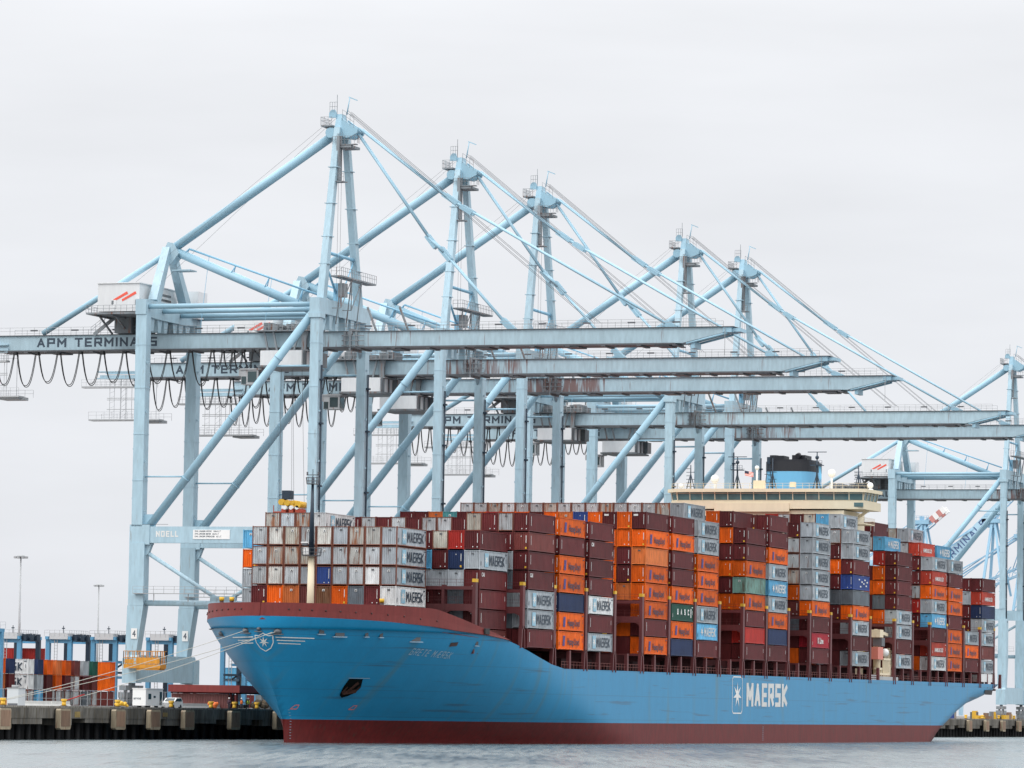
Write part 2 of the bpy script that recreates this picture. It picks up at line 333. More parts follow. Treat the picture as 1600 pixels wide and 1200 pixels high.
for i, y in enumerate(BY):
    o = bo if i == 0 else dup(bo); o.location = (-260.7, y, QZ+.24); o['group'] = 'yellow bollards on the quay edge'
    o['label'] = ('%s yellow bollard from the left on the quay edge, left of the bow' % ords[i]) if i < 7 else \
        ('%s yellow bollard on the quay edge right of the ship\'s stern' % ['first', 'second', 'third', 'last'][i-7])

# ================================================================== quay cranes (local: x 0 = waterside leg, -30.3 = landside leg; y 0 = near frame; z world heights minus QZ)
O0 = (0, 0, -QZ); W = 20.6; YB = 10.3
def frame_parts(t):
    for (x0, x1, xb) in ((0, 1.5, 0), (-30.4, -28.55, -30.4)):
        for y in (0, W):
            l = MB(O0)
            l.box(x0, x1, y, y+1.85, 33.62, 69.9)
            l.box(x0-.25, x1+.55, y-.1, y+1.9, 20.9, 30.98)
            sg = 1 if x0 < -10 else -1; c0, c1 = (x0-.3, x0+1.5) if sg > 0 else (x1-1.5, x1+.5)
            l.hexa([(c0-.3, y-.05, 12.9), (c1-.2, y-.05, 12.9), (c1-.2, y+1.9, 12.9), (c0-.3, y+1.9, 12.9)], [(x0-.35, y-.12, 20.88), (x1+.6, y-.12, 20.88), (x1+.6, y+1.95, 20.88), (x0-.35, y+1.95, 20.88)])
            for z in (41.0, 48.5, 56, 63): l.box(x0-.05, x1+.05, y-.05, y+1.9, z, z+.16)
            for z in (36, 44, 52, 60): l.box(x1+.02, x1+.3, y+.4, y+.55, z, z+.3); l.box(x0-.25, x0, y+.4, y+.55, z+2, z+2.3)
            l.build('leg', CR, t)
        s = MB(O0)   # sill beam along the quay over the bogies
        s.prism([(-.9, 8.6), (W+2.8, 8.6), (W+2.8, 12.0), (W+2.0, 12.9), (-.1, 12.9), (-.9, 12.0)], 0, xb-.1, xb+1.9)
        s.box(xb-.35, xb+2.15, -1.6, .6, 8.4, 12.4); s.box(xb-.35, xb+2.15, W+1.3, W+3.4, 8.4, 12.4)
        so = s.build('sill_beam', CR, t)
        for yy in (-.6, W+2.4):
            bg_ = MB(O0)
            bg_.box(xb+.3, xb+1.5, yy-3.4, yy+3.4, 7.2, 8.0); bg_.box(xb+.6, xb+1.2, yy-.5, yy+.5, 7.9, 8.5)
            for q in (-2.2, 2.2): bg_.box(xb+.35, xb+1.45, yy+q-1.7, yy+q+1.7, 6.0, 6.9); bg_.box(xb+.7, xb+1.1, yy+q-.3, yy+q+.3, 6.85, 7.3)
            for q in range(8):
                bg_.tube((xb+.6, yy-3.5+q, 5.0), (xb+1.2, yy-3.5+q, 5.0), .42, 12)
            for q in range(4): bg_.box(xb+.45, xb+1.35, yy-3.8+q*2, yy-2.2+q*2, 5.1, 6.1)
            bg_.build('bogie', MACH, t)
    for y in (0, W):
        p = MB(O0); p.box(-30.5, 1.6, y+.15, y+1.6, 30.98, 33.62); p.box(-30.7, -27.2, y, y+1.9, 30.7, 33.9); p.build('portal_beam', CR, t)
        c = MB(O0); yc = y+.9
        c.tube((-28.4, yc, 21.3), (.5, yc, 21.3), .48, 12); c.tube((-28.2, yc, 29.6), (-15.4, yc, 22.0), .33, 10); c.tube((-13.4, yc, 22.0), (-.3, yc, 29.6), .33, 10)
        c.box(-16.6, -12.2, yc-.35, yc+.35, 21.0, 22.5); c.hexa([(-29, yc-.4, 28.3), (-27.6, yc-.4, 29.2), (-27.6, yc+.4, 29.2), (-29, yc+.4, 28.3)], [(-29, yc-.4, 31), (-26.9, yc-.4, 31), (-26.9, yc+.4, 31), (-29, yc+.4, 31)])
        c.build('lower_brace', CR, t)
        d = MB(O0)
        d.tube((-27.6, yc, 33.7), (.35, yc, 68.3), .68, 16)
        d.tube((-28.6, yc, 41.7), (-21.4, yc, 41.7), .13, 8); d.tube((-7.6, yc, 59.4), (.2, yc, 59.4), .17, 8)
        d.hexa([(-29.2, yc-.3, 33.3), (-26.6, yc-.3, 33.6), (-26.6, yc+.3, 33.6), (-29.2, yc+.3, 33.3)], [(-28.6, yc-.3, 35.6), (-27.0, yc-.3, 35.6), (-27.0, yc+.3, 35.6), (-28.6, yc+.3, 35.6)])
        for k_ in (.22, .5, .78): p_, q_ = Vector((-27.6, yc, 33.7)), Vector((.35, yc, 68.3)); a_ = p_.lerp(q_, k_); d.tube(a_, a_+(q_-p_).normalized()*.18, .76, 16)
        d.build('diagonal_brace', CRb, t)
    # railed walkway on the near tie beam, ladders
    r = MB(O0); r.box(-29.5, -.5, -.9, .1, 22.75, 22.85); r.rail([(-29.5, -.9, 22.85), (-.5, -.9, 22.85)], 1.1, 1.8); r.rail([(-29.5, W-.9, 22.85), (-.5, W-.9, 22.85)], 1.1, 1.8); r.box(-29.5, -.5, W-.9, W+.1, 22.75, 22.85)
    for x_ in (-26, -20, -10, -4): r.box(x_, x_+.12, -.6, -.5, 21.5, 22.75)
    r.rail([(-30, .1, 33.95), (-24, .1, 33.95)], .01, 3); r.build('walkway', STEEL, t)
    # top cross beams along the quay + four longitudinal tubes
    cb = MB(O0); cb.box(-.15, 1.55, -.15, W+1.95, 67.85, 70.3); cb.box(-.3, 1.7, -.25, 2.1, 67.1, 67.84); cb.box(-.3, 1.7, W-.3, W+2.0, 67.1, 67.84)
    for yy in (5.0, 7.6, 11.8, 14.4): cb.hexa([(.1, yy, 65.5), (1.3, yy, 65.5), (1.3, yy+.9, 65.5), (.1, yy+.9, 65.5)], [(0, yy-.35, 67.86), (1.4, yy-.35, 67.86), (1.4, yy+1.25, 67.86), (0, yy+1.25, 67.86)])
    cb.tube((.6, 1.5, 62.0), (.6, 4.9, 67.9), .35, 8); cb.tube((.6, W+.4, 62.0), (.6, W-3, 67.9), .35, 8)
    cb.build('cross_beam', CR, t)
    lb = MB(O0); lb.prism([(-.15, 70.45), (-.15, 68.0), (2.6, 67.6), (6, 67.5), (15, 67.5), (18.4, 67.6), (W+2, 68.0), (W+2, 70.45)], 0, -30.5, -28.6)
    for yy in (2.6, 5.6, 8.0, 11.8, 14.2, 17.0): lb.hexa([(-30.2, yy, 65.5), (-28.9, yy, 65.5), (-28.9, yy+1, 65.5), (-30.2, yy+1, 65.5)], [(-30.2, yy-.5, 67.6), (-28.9, yy-.5, 67.6), (-28.9, yy+1.5, 67.6), (-30.2, yy+1.5, 67.6)])
    lb.build('cross_beam', CR, t)
    tt = MB(O0)
    for yy, z in ((.9, 69.3), (6.6, 69.0), (13.9, 68.9), (W+.8, 69.1)): tt.tube((-28.5, yy, z), (-.2, yy, z), .40, 12)
    tt.build('top_tube', CRb, t)
    # waterside A-frame
    for yb, yt in ((2.3, 8.6), (18.5, 11.9)):
        a = MB(O0); a.beam((.72, yb+.5, 70.25), (.72, yt, 98.6), 1.5, 1.15, 1.15, 1.0, ref=(1, 0, 0))
        for z in (76, 80.5, 86, 92): k = (z-70.25)/28.35; yy = yb+.5+(yt-yb-.5)*k; a.box(-.12, 1.55, yy-.75, yy+.75, z, z+.12)
        a.build('mast_leg', CR, t)
    x_ = MB(O0); x_.tube((.7, 4.5, 78.0), (.7, 16.6, 77.9), .28, 8); x_.tube((.7, 4.2, 76.3), (.7, 9.6, 71.2), .2, 8); x_.tube((.7, 16.6, 77.6), (.7, 11.2, 71.4), .12, 8); x_.box(.3, 1.2, 8.9, 10.2, 70.3, 73.4)
    x_.build('mast_brace', CRd, t)
    h = MB(O0)   # apex head plates and sheaves
    h.hexa([(-.1, 8.4, 97.3), (1.6, 8.4, 97.3), (1.6, 12.0, 97.3), (-.1, 12.0, 97.3)], [(.1, 9.4, 101.0), (1.0, 9.4, 101.0), (1.0, 11.2, 101.0), (.1, 11.2, 101.0)])
    h.prism([(-1.1, 100.4), (-1.1, 101.2), (-.7, 101.7), (-.1, 101.7), (.1, 101.2), (.1, 100.4)], 1, 9.0, 9.35)
    h.prism([(1.2, 100.3), (2.7, 99.2), (4.1, 98.5), (3.9, 97.7), (2.4, 97.0), (1.2, 97.2)], 1, 8.6, 9.1); h.prism([(1.2, 100.3), (2.7, 99.2), (4.1, 98.5), (3.9, 97.7), (2.4, 97.0), (1.2, 97.2)], 1, 11.5, 12.0)
    h.tube((3.6, 8.6, 98.2), (3.6, 12.0, 98.2), .35, 12); h.tube((-.6, 8.4, 97.9), (-.6, 12.2, 97.9), .85, 14)
    h.build('mast_head', CRb, t)
    pl = MB(O0)
    pl.box(-2.2, -.3, 8.2, 12.4, 98.9, 99.15); pl.rail([(-.3, 8.2, 99.15), (-2.2, 8.2, 99.15), (-2.2, 12.4, 99.15)], 1.3, .5); pl.box(-1.5, -.3, 9, 11, 98.4, 98.9)
    pl.box(.2, 4.3, 7.5, 8.3, 95.7, 95.85); pl.rail([(.2, 7.3, 95.9), (4.6, 7.3, 95.9), (4.6, 8.3, 95.9)], 1.2, .5); pl.box(.8, 3.4, 7.6, 11.6, 95.3, 95.7)
    pl.rail([(1.4, 8.6, 99.9), (3.4, 8.6, 98.6)], 1.7, .6); pl.rail([(-.9, 8.8, 101.3), (.4, 8.8, 101.3)], 1.6, .4)
    pl.tube((.1, 9.5, 101), (.1, 9.5, 104.2), .05, 4); pl.box(1.0, 1.5, 7.2, 8.6, 90.0, 97.2)
    for z in range(0, 16): pl.box(.9, 1.6, 7.6, 7.7, 90+z*.5, 90.06+z*.5)
    pl.box(.3, 2.6, 6.6, 8.4, 89.6, 89.75); pl.rail([(.3, 6.6, 89.75), (2.6, 6.6, 89.75)], 1.2, .6)
    pl.build('mast_platform', MACH, t)
    jb = MB(O0); jb.tube((1.4, 10.5, 101), (1.9, 10.5, 103.9), .12, 6, r2=.08); jb.beam((1.7, 10.5, 103.9), (3.2, 10.5, 103.3), .16, .12); jb.build('davit', CRb, t)
    mp_ = MB(O0)   # hoist platform beside the mast foot
    mp_.box(1.6, 3.4, 4.5, W-.5, 74.0, 74.25); mp_.rail([(1.6, 4.5, 74.25), (3.4, 4.5, 74.25), (3.4, W-.5, 74.25)], 1.3, .8)
    for yy in (5.0, 9.5, 14.0): mp_.beam((3.2, yy, 74.0), (1.9, yy+1.2, 66.5), .16)
    for yy in (5.0, 9.5): mp_.beam((3.2, yy, 74), (3.2, yy, 69), .15); mp_.beam((3.2, yy, 69), (3.2, yy+4.5, 74), .12); mp_.beam((3.2, yy, 69), (1.7, yy, 69), .12)
    mp_.box(1.8, 2.9, 7.0, 8.6, 71.0, 73.2)
    mp_.build('hoist_platform', MACH, t)
    # landside A-frame with knuckle
    for yb, yt in ((5.0, 9.6), (18.0, 11.0)):
        a = MB(O0); a.beam((-29.5, yb, 70.4), (-29.4, yt, 79.6), 1.7, 1.5, 1.2, 1.3, ref=(1, 0, 0)); a.build('gantry_leg', CR, t)
    kn = MB(O0); kn.prism([(-30.4, 78.2), (-29.2, 80.7), (-28.2, 80.5), (-27.2, 78.8), (-28.6, 77.0), (-30.0, 77.0)], 1, 9.2, 11.4)
    kn.box(-28.2, -25.0, 8.9, 11.8, 75.9, 76.1); kn.build('knuckle', CR, t)
    bs = MB(O0); bs.tube((-28.6, YB, 79.7), (-.4, YB, 97.9), .74, 18); bs.tube((-29.2, YB, 79.2), (-51.8, YB, 66.0), .48, 14)
    bs.tube((-28.4, YB, 79.3), (-2.5, YB, 68.6), .72, 18); bs.build('backstay', CRb, t)
    wk = MB(O0)
    A_, B_ = Vector((-25.8, YB, 79.6)), Vector((-2.0, YB, 71.4)); wk.tube(A_, B_, .17, 8)
    for k_ in (.0, .35, .6, .85):
        p = A_.lerp(B_, k_); q = Vector((p.x-.6, YB, 79.3-(p.x-.6+28.4)*.413)); wk.tube(p, q+Vector((0, -.5, .4)), .1, 6); wk.tube(p, q+Vector((0, .5, .4)), .1, 6)
    for k_ in (.15, .62): p = A_.lerp(B_, k_); wk.tube(p, (p.x-.5, YB-2, 65.6), .045, 4)
    wk.build('walkway_tube', CRd, t)
    # forestays: inner pair with node plates, outer pair
    for yi, yo in ((YB-.4, YB-.75), (YB+.4, YB+.75)):
        yy = yi; fs = MB(O0); P = [(3.6, yy, 97.8), (16.2, yy, 80.6), (18.8, yy, 78.2), (30.5, yy, 65.5)]
        fs.tube(P[0], P[1], .19, 8); fs.beam((15.8, yy, 81.0), (17.4, yy, 79.0), .85, .3); fs.tube(P[1], P[2], .26, 8); fs.beam((18.2, yy, 78.9), (19.9, yy, 76.9), .9, .3); fs.tube(P[2], P[3], .18, 8)
        fs.beam((28.9, yy, 67.2), (30.9, yy, 65.4), 1.0, .35); fs.build('inner_forestay', CRb, t)
        yy = yo; fs = MB(O0); fs.tube((4.0, yy, 98.6), (19.3, yy, 87.0), .18, 8); fs.beam((18.6, yy, 87.6), (21.0, yy, 86.0), .8, .3); fs.beam((21.6, yy, 85.6), (23.6, yy, 84.4), .8, .3); fs.tube((19.3, yy, 87.0), (57.5, yy, 65.6), .17, 8)
        fs.beam((56.4, yy, 66.2), (58.2, yy, 65.4), .9, .35); fs.build('outer_forestay', CRb, t)
    rp_ = MB(O0)
    for yy, dz in ((YB-.9, 0), (YB-.55, .35), (YB+.55, 0), (YB+.9, .35)): rp_.tube((1.9, yy, 101.2+dz), (44+dz*3, yy, 66.6), .036, 4, cap=False)
    rp_.tube((-.9, YB, 100.5), (-36, YB-2, 72.8), .022, 4, cap=False); rp_.tube((-.9, YB+1, 100.5), (-33, YB+2, 73.0), .022, 4, cap=False)
    for x_ in (1.1, 1.6): rp_.tube((x_, 8.2, 98), (x_, 8.2, 67), .025, 4, cap=False)
    rp_.build('hoist_rope', DSTEEL, t)
    # boom: one box girder from backreach to tip
    b = MB(O0); Z0, Z1 = 63.0, 65.42; y0, y1 = 8.3, 12.3
    b.box(-58.8, 59.6, y0, y1, Z0, Z1)
    b.hexa([(59.6, y0, Z0), (66.2, y0, 64.55), (66.2, y1, 64.55), (59.6, y1, Z0)], [(59.6, y0, Z1), (66.2, y0, Z1), (66.2, y1, Z1), (59.6, y1, Z1)])
    bo_ = b.build('boom', BOOM, t)
    b = MB(O0); b.box(-58.9, 68, y0-.28, y1+.28, Z1, Z1+.10); b.box(-58.9, 58.5, y0-.5, y1+.5, Z0-.26, Z0-.003)
    for i in range(20): b.box(-54+i*5.9, -53.3+i*5.9, y0-.62, y1+.5, Z0-.45, Z0-.265)
    for i in range(8): b.box(-50+i*15, -47.5+i*15, y0-.3, y1, Z0-.5, Z0-.27)
    b.build('flange', DSTEEL, bo_)
    b = MB(O0); b.box(66.2, 67.6, y0-.1, y1+.1, 64.6, 65.5); b.box(67.6, 68.9, y0+.3, y1-.3, 64.7, 65.25)
    b.tube((60.2, y0+.1, 62.9), (66.8, y0+.1, 64.5), .17, 8); b.tube((60.2, y1-.1, 62.9), (66.8, y1-.1, 64.5), .17, 8); b.box(60.9, 61.5, y0+.2, y1-.2, 62.2, 63.2); b.build('boom_tip', CRb, bo_)
    b = MB(O0); b.rail([(-59, y0-.2, Z1+.1), (65, y0-.2, Z1+.1)], 1.25, 2.2); b.rail([(-58, y1+.2, Z1+.1), (65, y1+.2, Z1+.1)], 1.25, 2.2); b.tube((66.6, y0-.3, 65.3), (66.6, y0-.3, 61.0), .05, 4); b.build('railing', STEEL, bo_)
    for i in range(16): b = MB(O0); b.box(-53+i*7.4, -51.8+i*7.4, y0-.35, y0-.05, Z1+.75, Z1+.98); b.build('walkway_lamp', DSTEEL, bo_)
    b = MB(O0); put_letters(b, letters('APM TERMINALS', 1.5, 21.6, .36, .17, tv=.31), lambda u, v, l: (-51.9+u, y0-.012-.004*l, 63.52+v)); b.build('lettering', LETTER, bo_)
    b = MB(O0)   # hinge frames
    for x_ in (2.6, 4.6): b.box(x_, x_+.35, y0-.35, y0-.02, Z0, Z1); 
    for z in (63.1, 63.9, 64.7): b.box(2.3, 6.2, y0-.45, y0-.36, z, z+.14)
    b.box(3.6, 3.9, y0-.5, y1+.5, Z0-.6, Z1+.5); b.tube((3.7, y0-.5, 65.2), (3.7, y1+.5, 65.2), .4, 10)
    b.build('hinge', MACH, bo_)
    for x_ in (8, 13.5): b = MB(O0); b.beam((x_, y0+.3, 65.5), (x_-1.6, y0+.3, 69.4), .3); b.build('stay_rest', MACH, bo_)
    # machinery house on the backreach
    hm = MB(O0); hm.box(-38.4, -31.0, 2.4, 17.8, 68.75, 73.3); ho = hm.build('machinery_house', HOUSEW, t)
    e_ = MB(O0); e_.box(-38.6, -30.8, 2.2, 18.0, 73.3, 73.45); e_.box(-30.6, -27.6, 18.6, 22.4, 68.9, 73.4); e_.box(-35.6, -35.1, 2.33, 2.39, 69.3, 70.6); e_.box(-31.6, -31.0, 2.33, 2.39, 69.3, 71); e_.build('roof', HOUSEW, ho)
    e_ = MB(O0); e_.hexa([(-35.6, 2.36, 70.7), (-35.5, 2.36, 70.35), (-35.5, 2.39, 70.35), (-35.6, 2.39, 70.7)], [(-33.2, 2.36, 72.0), (-33.0, 2.36, 71.6), (-33.0, 2.39, 71.6), (-33.2, 2.39, 72.0)])
    e_.hexa([(-34.1, 2.36, 70.7), (-34.0, 2.36, 70.35), (-34.0, 2.39, 70.35), (-34.1, 2.39, 70.7)], [(-31.7, 2.36, 72.0), (-31.5, 2.36, 71.6), (-31.5, 2.39, 71.6), (-31.7, 2.39, 72.0)]); e_.build('emblem', REDP, ho)
    for z in (69.6, 70.4, 71.2, 72): e_ = MB(O0); e_.box(-30.99, -30.9, 7.5, 15, z, z+.35); e_.build('louvre', MACH, ho)
    e_ = MB(O0); e_.box(-35.9, -35.5, 2.33, 2.38, 69.9, 70.5); e_.box(-31.7, -31.4, 2.33, 2.38, 69.8, 70.6); e_.build('house_door', MACH, ho)
    hp = MB(O0); hp.box(-39.9, -29, 1.2, 19, 68.2, 68.5); hp.box(-37.4, -34.4, 7, 13.5, 65.6, 68.2); hp.box(-33.4, -32.4, 8.3, 12.3, 65.5, 68.2)
    for x_ in (-38.4, -35.5, -31): hp.beam((x_, 3, 68.2), (x_, 8.4, 65.6), .25); hp.beam((x_, 1.6, 68.1), (x_, 18.6, 68.1), .35)
    hp.beam((-41.5, 8.0, 65.5), (-37.6, 8.0, 68.4), .6, .15); hp.rail([(-42, 7.9, 65.6), (-38, 7.9, 68.5)], 1.1, .9)
    hp.rail([(-30.6, 1.2, 68.5), (-39.9, 1.2, 68.5), (-39.9, 19, 68.5)], 1.15, 1.0); hp.build('house_platform', MACH, t)
    # service platforms slung under the backreach
    for (X0,) in ((-58.0,),):
        sp_ = MB(O0)
        sp_.box(-67, -57, 7.8, 9.0, 63.9, 64.1); sp_.box(-67, -57, 11.4, 12.6, 63.9, 64.1); sp_.box(-66.5, -57, 8, 12, 62.9, 63.4)
        sp_.box(-67, -57, 7.8, 8.0, 62.7, 62.9); sp_.build('backreach_frame', CR, t)
        sp_ = MB(O0); sp_.box(-69.8, -57, 7.4, 8.8, 61.1, 61.4); sp_.rail([(-69.8, 7.4, 61.4), (-57, 7.4, 61.4)], 1.2, .9, .028); sp_.rail([(-69.8, 12, 61.4), (-57, 12, 61.4)], 1.2, .9, .028)
        sp_.box(-68.3, -54.6, 7.4, 9.6, 55.25, 55.5); sp_.rail([(-68.3, 7.4, 55.5), (-54.6, 7.4, 55.5)], 1.3, 1.4, .028); sp_.rail([(-68.3, 13, 55.5), (-54.6, 13, 55.5)], 1.3, 1.4, .028); sp_.box(-58.8, -55.0, 8, 12, 54.95, 55.45)
        for x_ in (-64.5, -63.6, -62.4, -61.2, -59.5, -57.6): sp_.tube((x_, 8, 63), (x_, 8, 55.4), .04, 4); sp_.tube((x_+.4, 12, 63), (x_+.4, 12, 55.4), .04, 4)
        for z in (59.2, 58.9, 57.2): sp_.box(-65, -57, 7.9, 8.02, z, z+.12)
        for i in range(8): sp_.tube((-64.5, 8, 55.7+i*.9), (-63.6, 8, 56+i*.9), .025, 4, cap=False); sp_.tube((-62.4, 8, 55.7+i*.9), (-61.2, 8, 56.6+i*.9), .025, 4, cap=False)
        sp_.build('service_platform', STEEL, t)
    # cable pipes up the waterside legs
    for yy in (.9, W+.9):
        cp_ = MB(O0); cp_.tube((1.75, yy, 21), (1.75, yy, 59.5), .16, 6)
        for z in (30, 40, 50, 57): cp_.box(1.45, 2.1, yy-.35, yy+.35, z, z+.3)
        cp_.build('cable_pipe', NAVYS, t)

def trolley_part(t, xh):
    tr = MB(O0)
    for i in range(16):
        a = random.uniform(-1, 8.2); tr.box(a, a+random.uniform(.4, 1.5), 7+random.uniform(0, 2), 11+random.uniform(0, 2), 65.65, 66.0+random.uniform(.2, 1.3))
    tr.box(-1.4, 9.2, 6.6, 14.0, 65.56, 65.72)
    for x_ in (0, 1.6, 6.0, 7.6): tr.beam((x_, 7.4, 65.6), (x_+(.7 if x_ < 3 else -.7), 7.4, 62.5), .28); tr.beam((x_, 13.2, 65.6), (x_, 13.2, 62.5), .28)
    tr.box(-.4, 7.8, 7.1, 13.5, 62.35, 62.55); tr.box(6.6, 7.4, 7.2, 7.7, 60, 65.6)
    o = tr.build('trolley', MACH, t); o.location.x = xh
    r_ = MB(O0); r_.rail([(-1.4, 6.6, 65.7), (9.2, 6.6, 65.7)], 1.2, .8); r_.build('railing', STEEL, o)
    h = MB(O0); h.box(0, 7.2, 5.9, 14.6, 59.95, 62.34); h.build('trolley_house', HOUSEW, o)
    h = MB(O0); h.box(7.21, 7.4, 6.4, 6.8, 60, 62.4); h.box(7.21, 7.4, 9.8, 10.3, 60, 62.4); h.box(7.21, 8.2, 12, 14.6, 60.1, 62.4); h.box(-.3, 7.6, 5.6, 14.9, 59.6, 59.94); h.build('house_frame', MACH, o)
    c = MB(O0); c.box(-3.4, -.4, 6.2, 8.6, 56.9, 59.3); c.box(-3.9, -3.4, 6.4, 8.4, 58.3, 59.4); c.box(-3.6, .2, 6, 8.8, 59.3, 59.5); co = c.build('operator_cab', mat('cab_grey', (.38, .39, .40), .5, .1, rust=.2), o)
    c = MB(O0); c.box(-2.2, -.7, 6.12, 6.19, 57.3, 59.0); c.box(-.39, -.33, 6.5, 8.3, 57.2, 59.0); c.hexa([(-3.3, 6.14, 57.0), (-2.5, 6.14, 57.0), (-2.5, 6.19, 57.0), (-3.3, 6.19, 57.0)], [(-3.3, 6.14, 58.2), (-2.5, 6.14, 58.2), (-2.5, 6.19, 58.2), (-3.3, 6.19, 58.2)]); c.build('cab_window', GLASS, co)
    return o
def festoon(t, xh):
    f = MB(O0); n = 13; x0, x1 = -59.5, xh-2; xs = []
    ns = 4; pit = 1.8; L = (x1-ns*pit-x0)/(n-ns+1)
    xs = [x0+i*L for i in range(n-ns+2)]; xs += [xs[-1]+pit*(i+1) for i in range(ns)]
    for i, (a, b) in enumerate(zip(xs, xs[1:])):
        dep = (5.1+.35*math.sin(i*2.3)) if i < n-ns+1 else 2.7
        for yy, dd in ((7.8, 0), (8.15, .22)):
            pts = []
            for j in range(13):
                u = j/12; k_ = (2*u-1); pts.append((a+(b-a)*(.07+.86*u), yy, 62.5-(dep+dd)*(1-abs(k_)**2.4)))
            f.path(pts, .068, 5)
    for x_ in xs: f.box(x_-.25, x_+.25, 7.6, 8.4, 62.3, 62.75)
    f.build('festoon_cable', BLACK, t)

XW = -262.9; YC = [653.61, 710.93, 753.96, 844.77, 887.03, 1143.04]
TRX = [-11.0, -19.4, -28.7, -29.0, -28.9, -47.0]; RST = [.35, .72, 1.0, .5, .62, .9]
CL = ['largest and nearest pale blue quay crane, its legs at the far left of the photo',
 'second pale blue quay crane from the left, its mast just right of the nearest crane',
 'third pale blue quay crane from the left, rust streaks round its boom hinge',
 'fourth pale blue quay crane from the left, mast near the middle right',
 'fifth pale blue quay crane from the left, legs behind the ship\'s bridge',
 'farthest of the big quay cranes, at the right edge beyond the ship\'s stern']
c0 = thing('quay_crane', CL[0], 'crane', (XW, YC[0], QZ), 0, 'pale blue quay cranes'); frame_parts(c0)
cranes = [c0]
for i in range(1, 6): cranes.append(dup(c0, (XW, YC[i], QZ), label=CL[i]))
for c_, x_, r_ in zip(cranes, TRX, RST):
    trolley_part(c_, x_); festoon(c_, x_)
    for ch in c_.children:
        if ch.name.startswith('boom'): ch.color = (r_, 0, 0, 1)
# marks that only the nearest crane shows
b = MB(O0); put_letters(b, letters('NOELL', .95, 3.9, .2, .2), lambda u, v, l: (-26.1+u, .135-.004*l, 31.95+v)); b.build('lettering', LETW, c0)
b = MB(O0); b.box(-19.6, -13.2, .06, .14, 31.6, 33.1); sg = b.build('capacity_sign', WHITE, c0)
b = MB(O0)
for r_, tx in enumerate(('SWL UNDER HOOK   100.0 L.T', 'SWL UNDER BEAM   65.0 L.T', 'SWL UNDER SPREADER   65 L.T')):
    vs, fs = font_mesh(tx, .34, .008); b.add([(-19.3+u*.98, .045, 32.75-r_*.42+v) for u, v in vs], fs)
b.build('lettering', LETTER, sg)
for x_, y_ in ((-29.95, -.14), (-29.95, W-.14)):
    b = MB(O0); b.box(x_, x_+1.05, y_-.06, y_, 15.5, 17.2); s_ = b.build('number_sign', WHITE, c0)
    b = MB(O0); put_letters(b, letters('4', 1.0, .6, .14), lambda u, v, l, x_=x_, y_=y_: (x_+.25+u, y_-.07-.004*l, 15.85+v)); b.build('numeral', LETTER, s_)

# spreader hanging from the nearest crane
sp_ = thing('container_spreader', 'yellow and red container spreader hanging by ropes above the grey bow containers', 'spreader', (XW-6.2, YC[0]+YB, 0))
b = MB(); b.box(-2.2, -.6, -1.2, 1.2, 37.5, 38.3); b.tube((-1.9, -1.4, 38.0), (-1.9, 1.4, 38.0), .5, 12); b.tube((-.9, -1.4, 37.8), (-.9, 1.4, 37.8), .42, 12); b.box(-.5, 1.0, -1, 1, 37.2, 37.9); b.tube((1.1, -1.5, 37.6), (1.1, 1.5, 37.6), .55, 12); b.tube((.2, -1.3, 38.0), (.2, 1.3, 38.0), .3, 10); b.build('head_block', YEL, sp_)
b = MB(); b.box(-2.0, -.6, -.8, .8, 38.5, 39.9); b.build('cable_basket', NAVYS, sp_)
b = MB(); b.box(-3.4, -1.0, -1.0, -.6, 36.2, 36.5); b.tube((-3.3, -1, 36.4), (-3.3, -1, 37.5), .08, 5)
for x_ in (-1.8, -.5, .6): b.box(x_, x_+.75, -1.4, 1.4, 35.4, 36.9)
b.box(-1.9, 1.4, -.5, .5, 36.0, 36.4)
b.build('spreader_frame', mat('red_orange_paint', (.50, .07, .03), .5, .1, fine=.2), sp_)
b = MB()
for x_ in (-1.2, -.1, .9): b.tube((x_, -1.5, 37.1), (x_, 1.5, 37.1), .34, 10)
b.build('sheave', WHITE, sp_)
b = MB()
for x_, y_ in ((-2.3, -1), (-1.0, 1), (.2, -1), (1.2, 1)): b.tube((x_*.8-.6, y_, 59.8), (x_, y_, 38.0), .03, 4, cap=False)
b.build('hoist_rope', DSTEEL, sp_)
# orange service basket on the nearest crane's sill
ob = thing('service_basket', 'orange railed service basket hung between the nearest crane\'s landside legs', 'basket', (-292.6, 650.2, 0))
b = MB(); b.box(0, 6.4, 0, 2.4, 10.75, 11.4); b.box(2.2, 6.2, .1, 2.3, 10.5, 10.74); b.build('floor_frame', ORG, ob)
b = MB(); b.rail([(0, 2.4, 11.4), (0, 0, 11.4), (6.4, 0, 11.4), (6.4, 2.4, 11.4), (0, 2.4, 11.4)], 2.1, .8, .07, (1, .5, .2)); b.build('railing', ORG, ob)
b = MB(); b.box(2.2, 6.3, -.05, -.01, 11.5, 12.4); b.box(.2, 1.8, -.05, -.01, 11.5, 12.2); b.build('side_panel', ORG, ob)

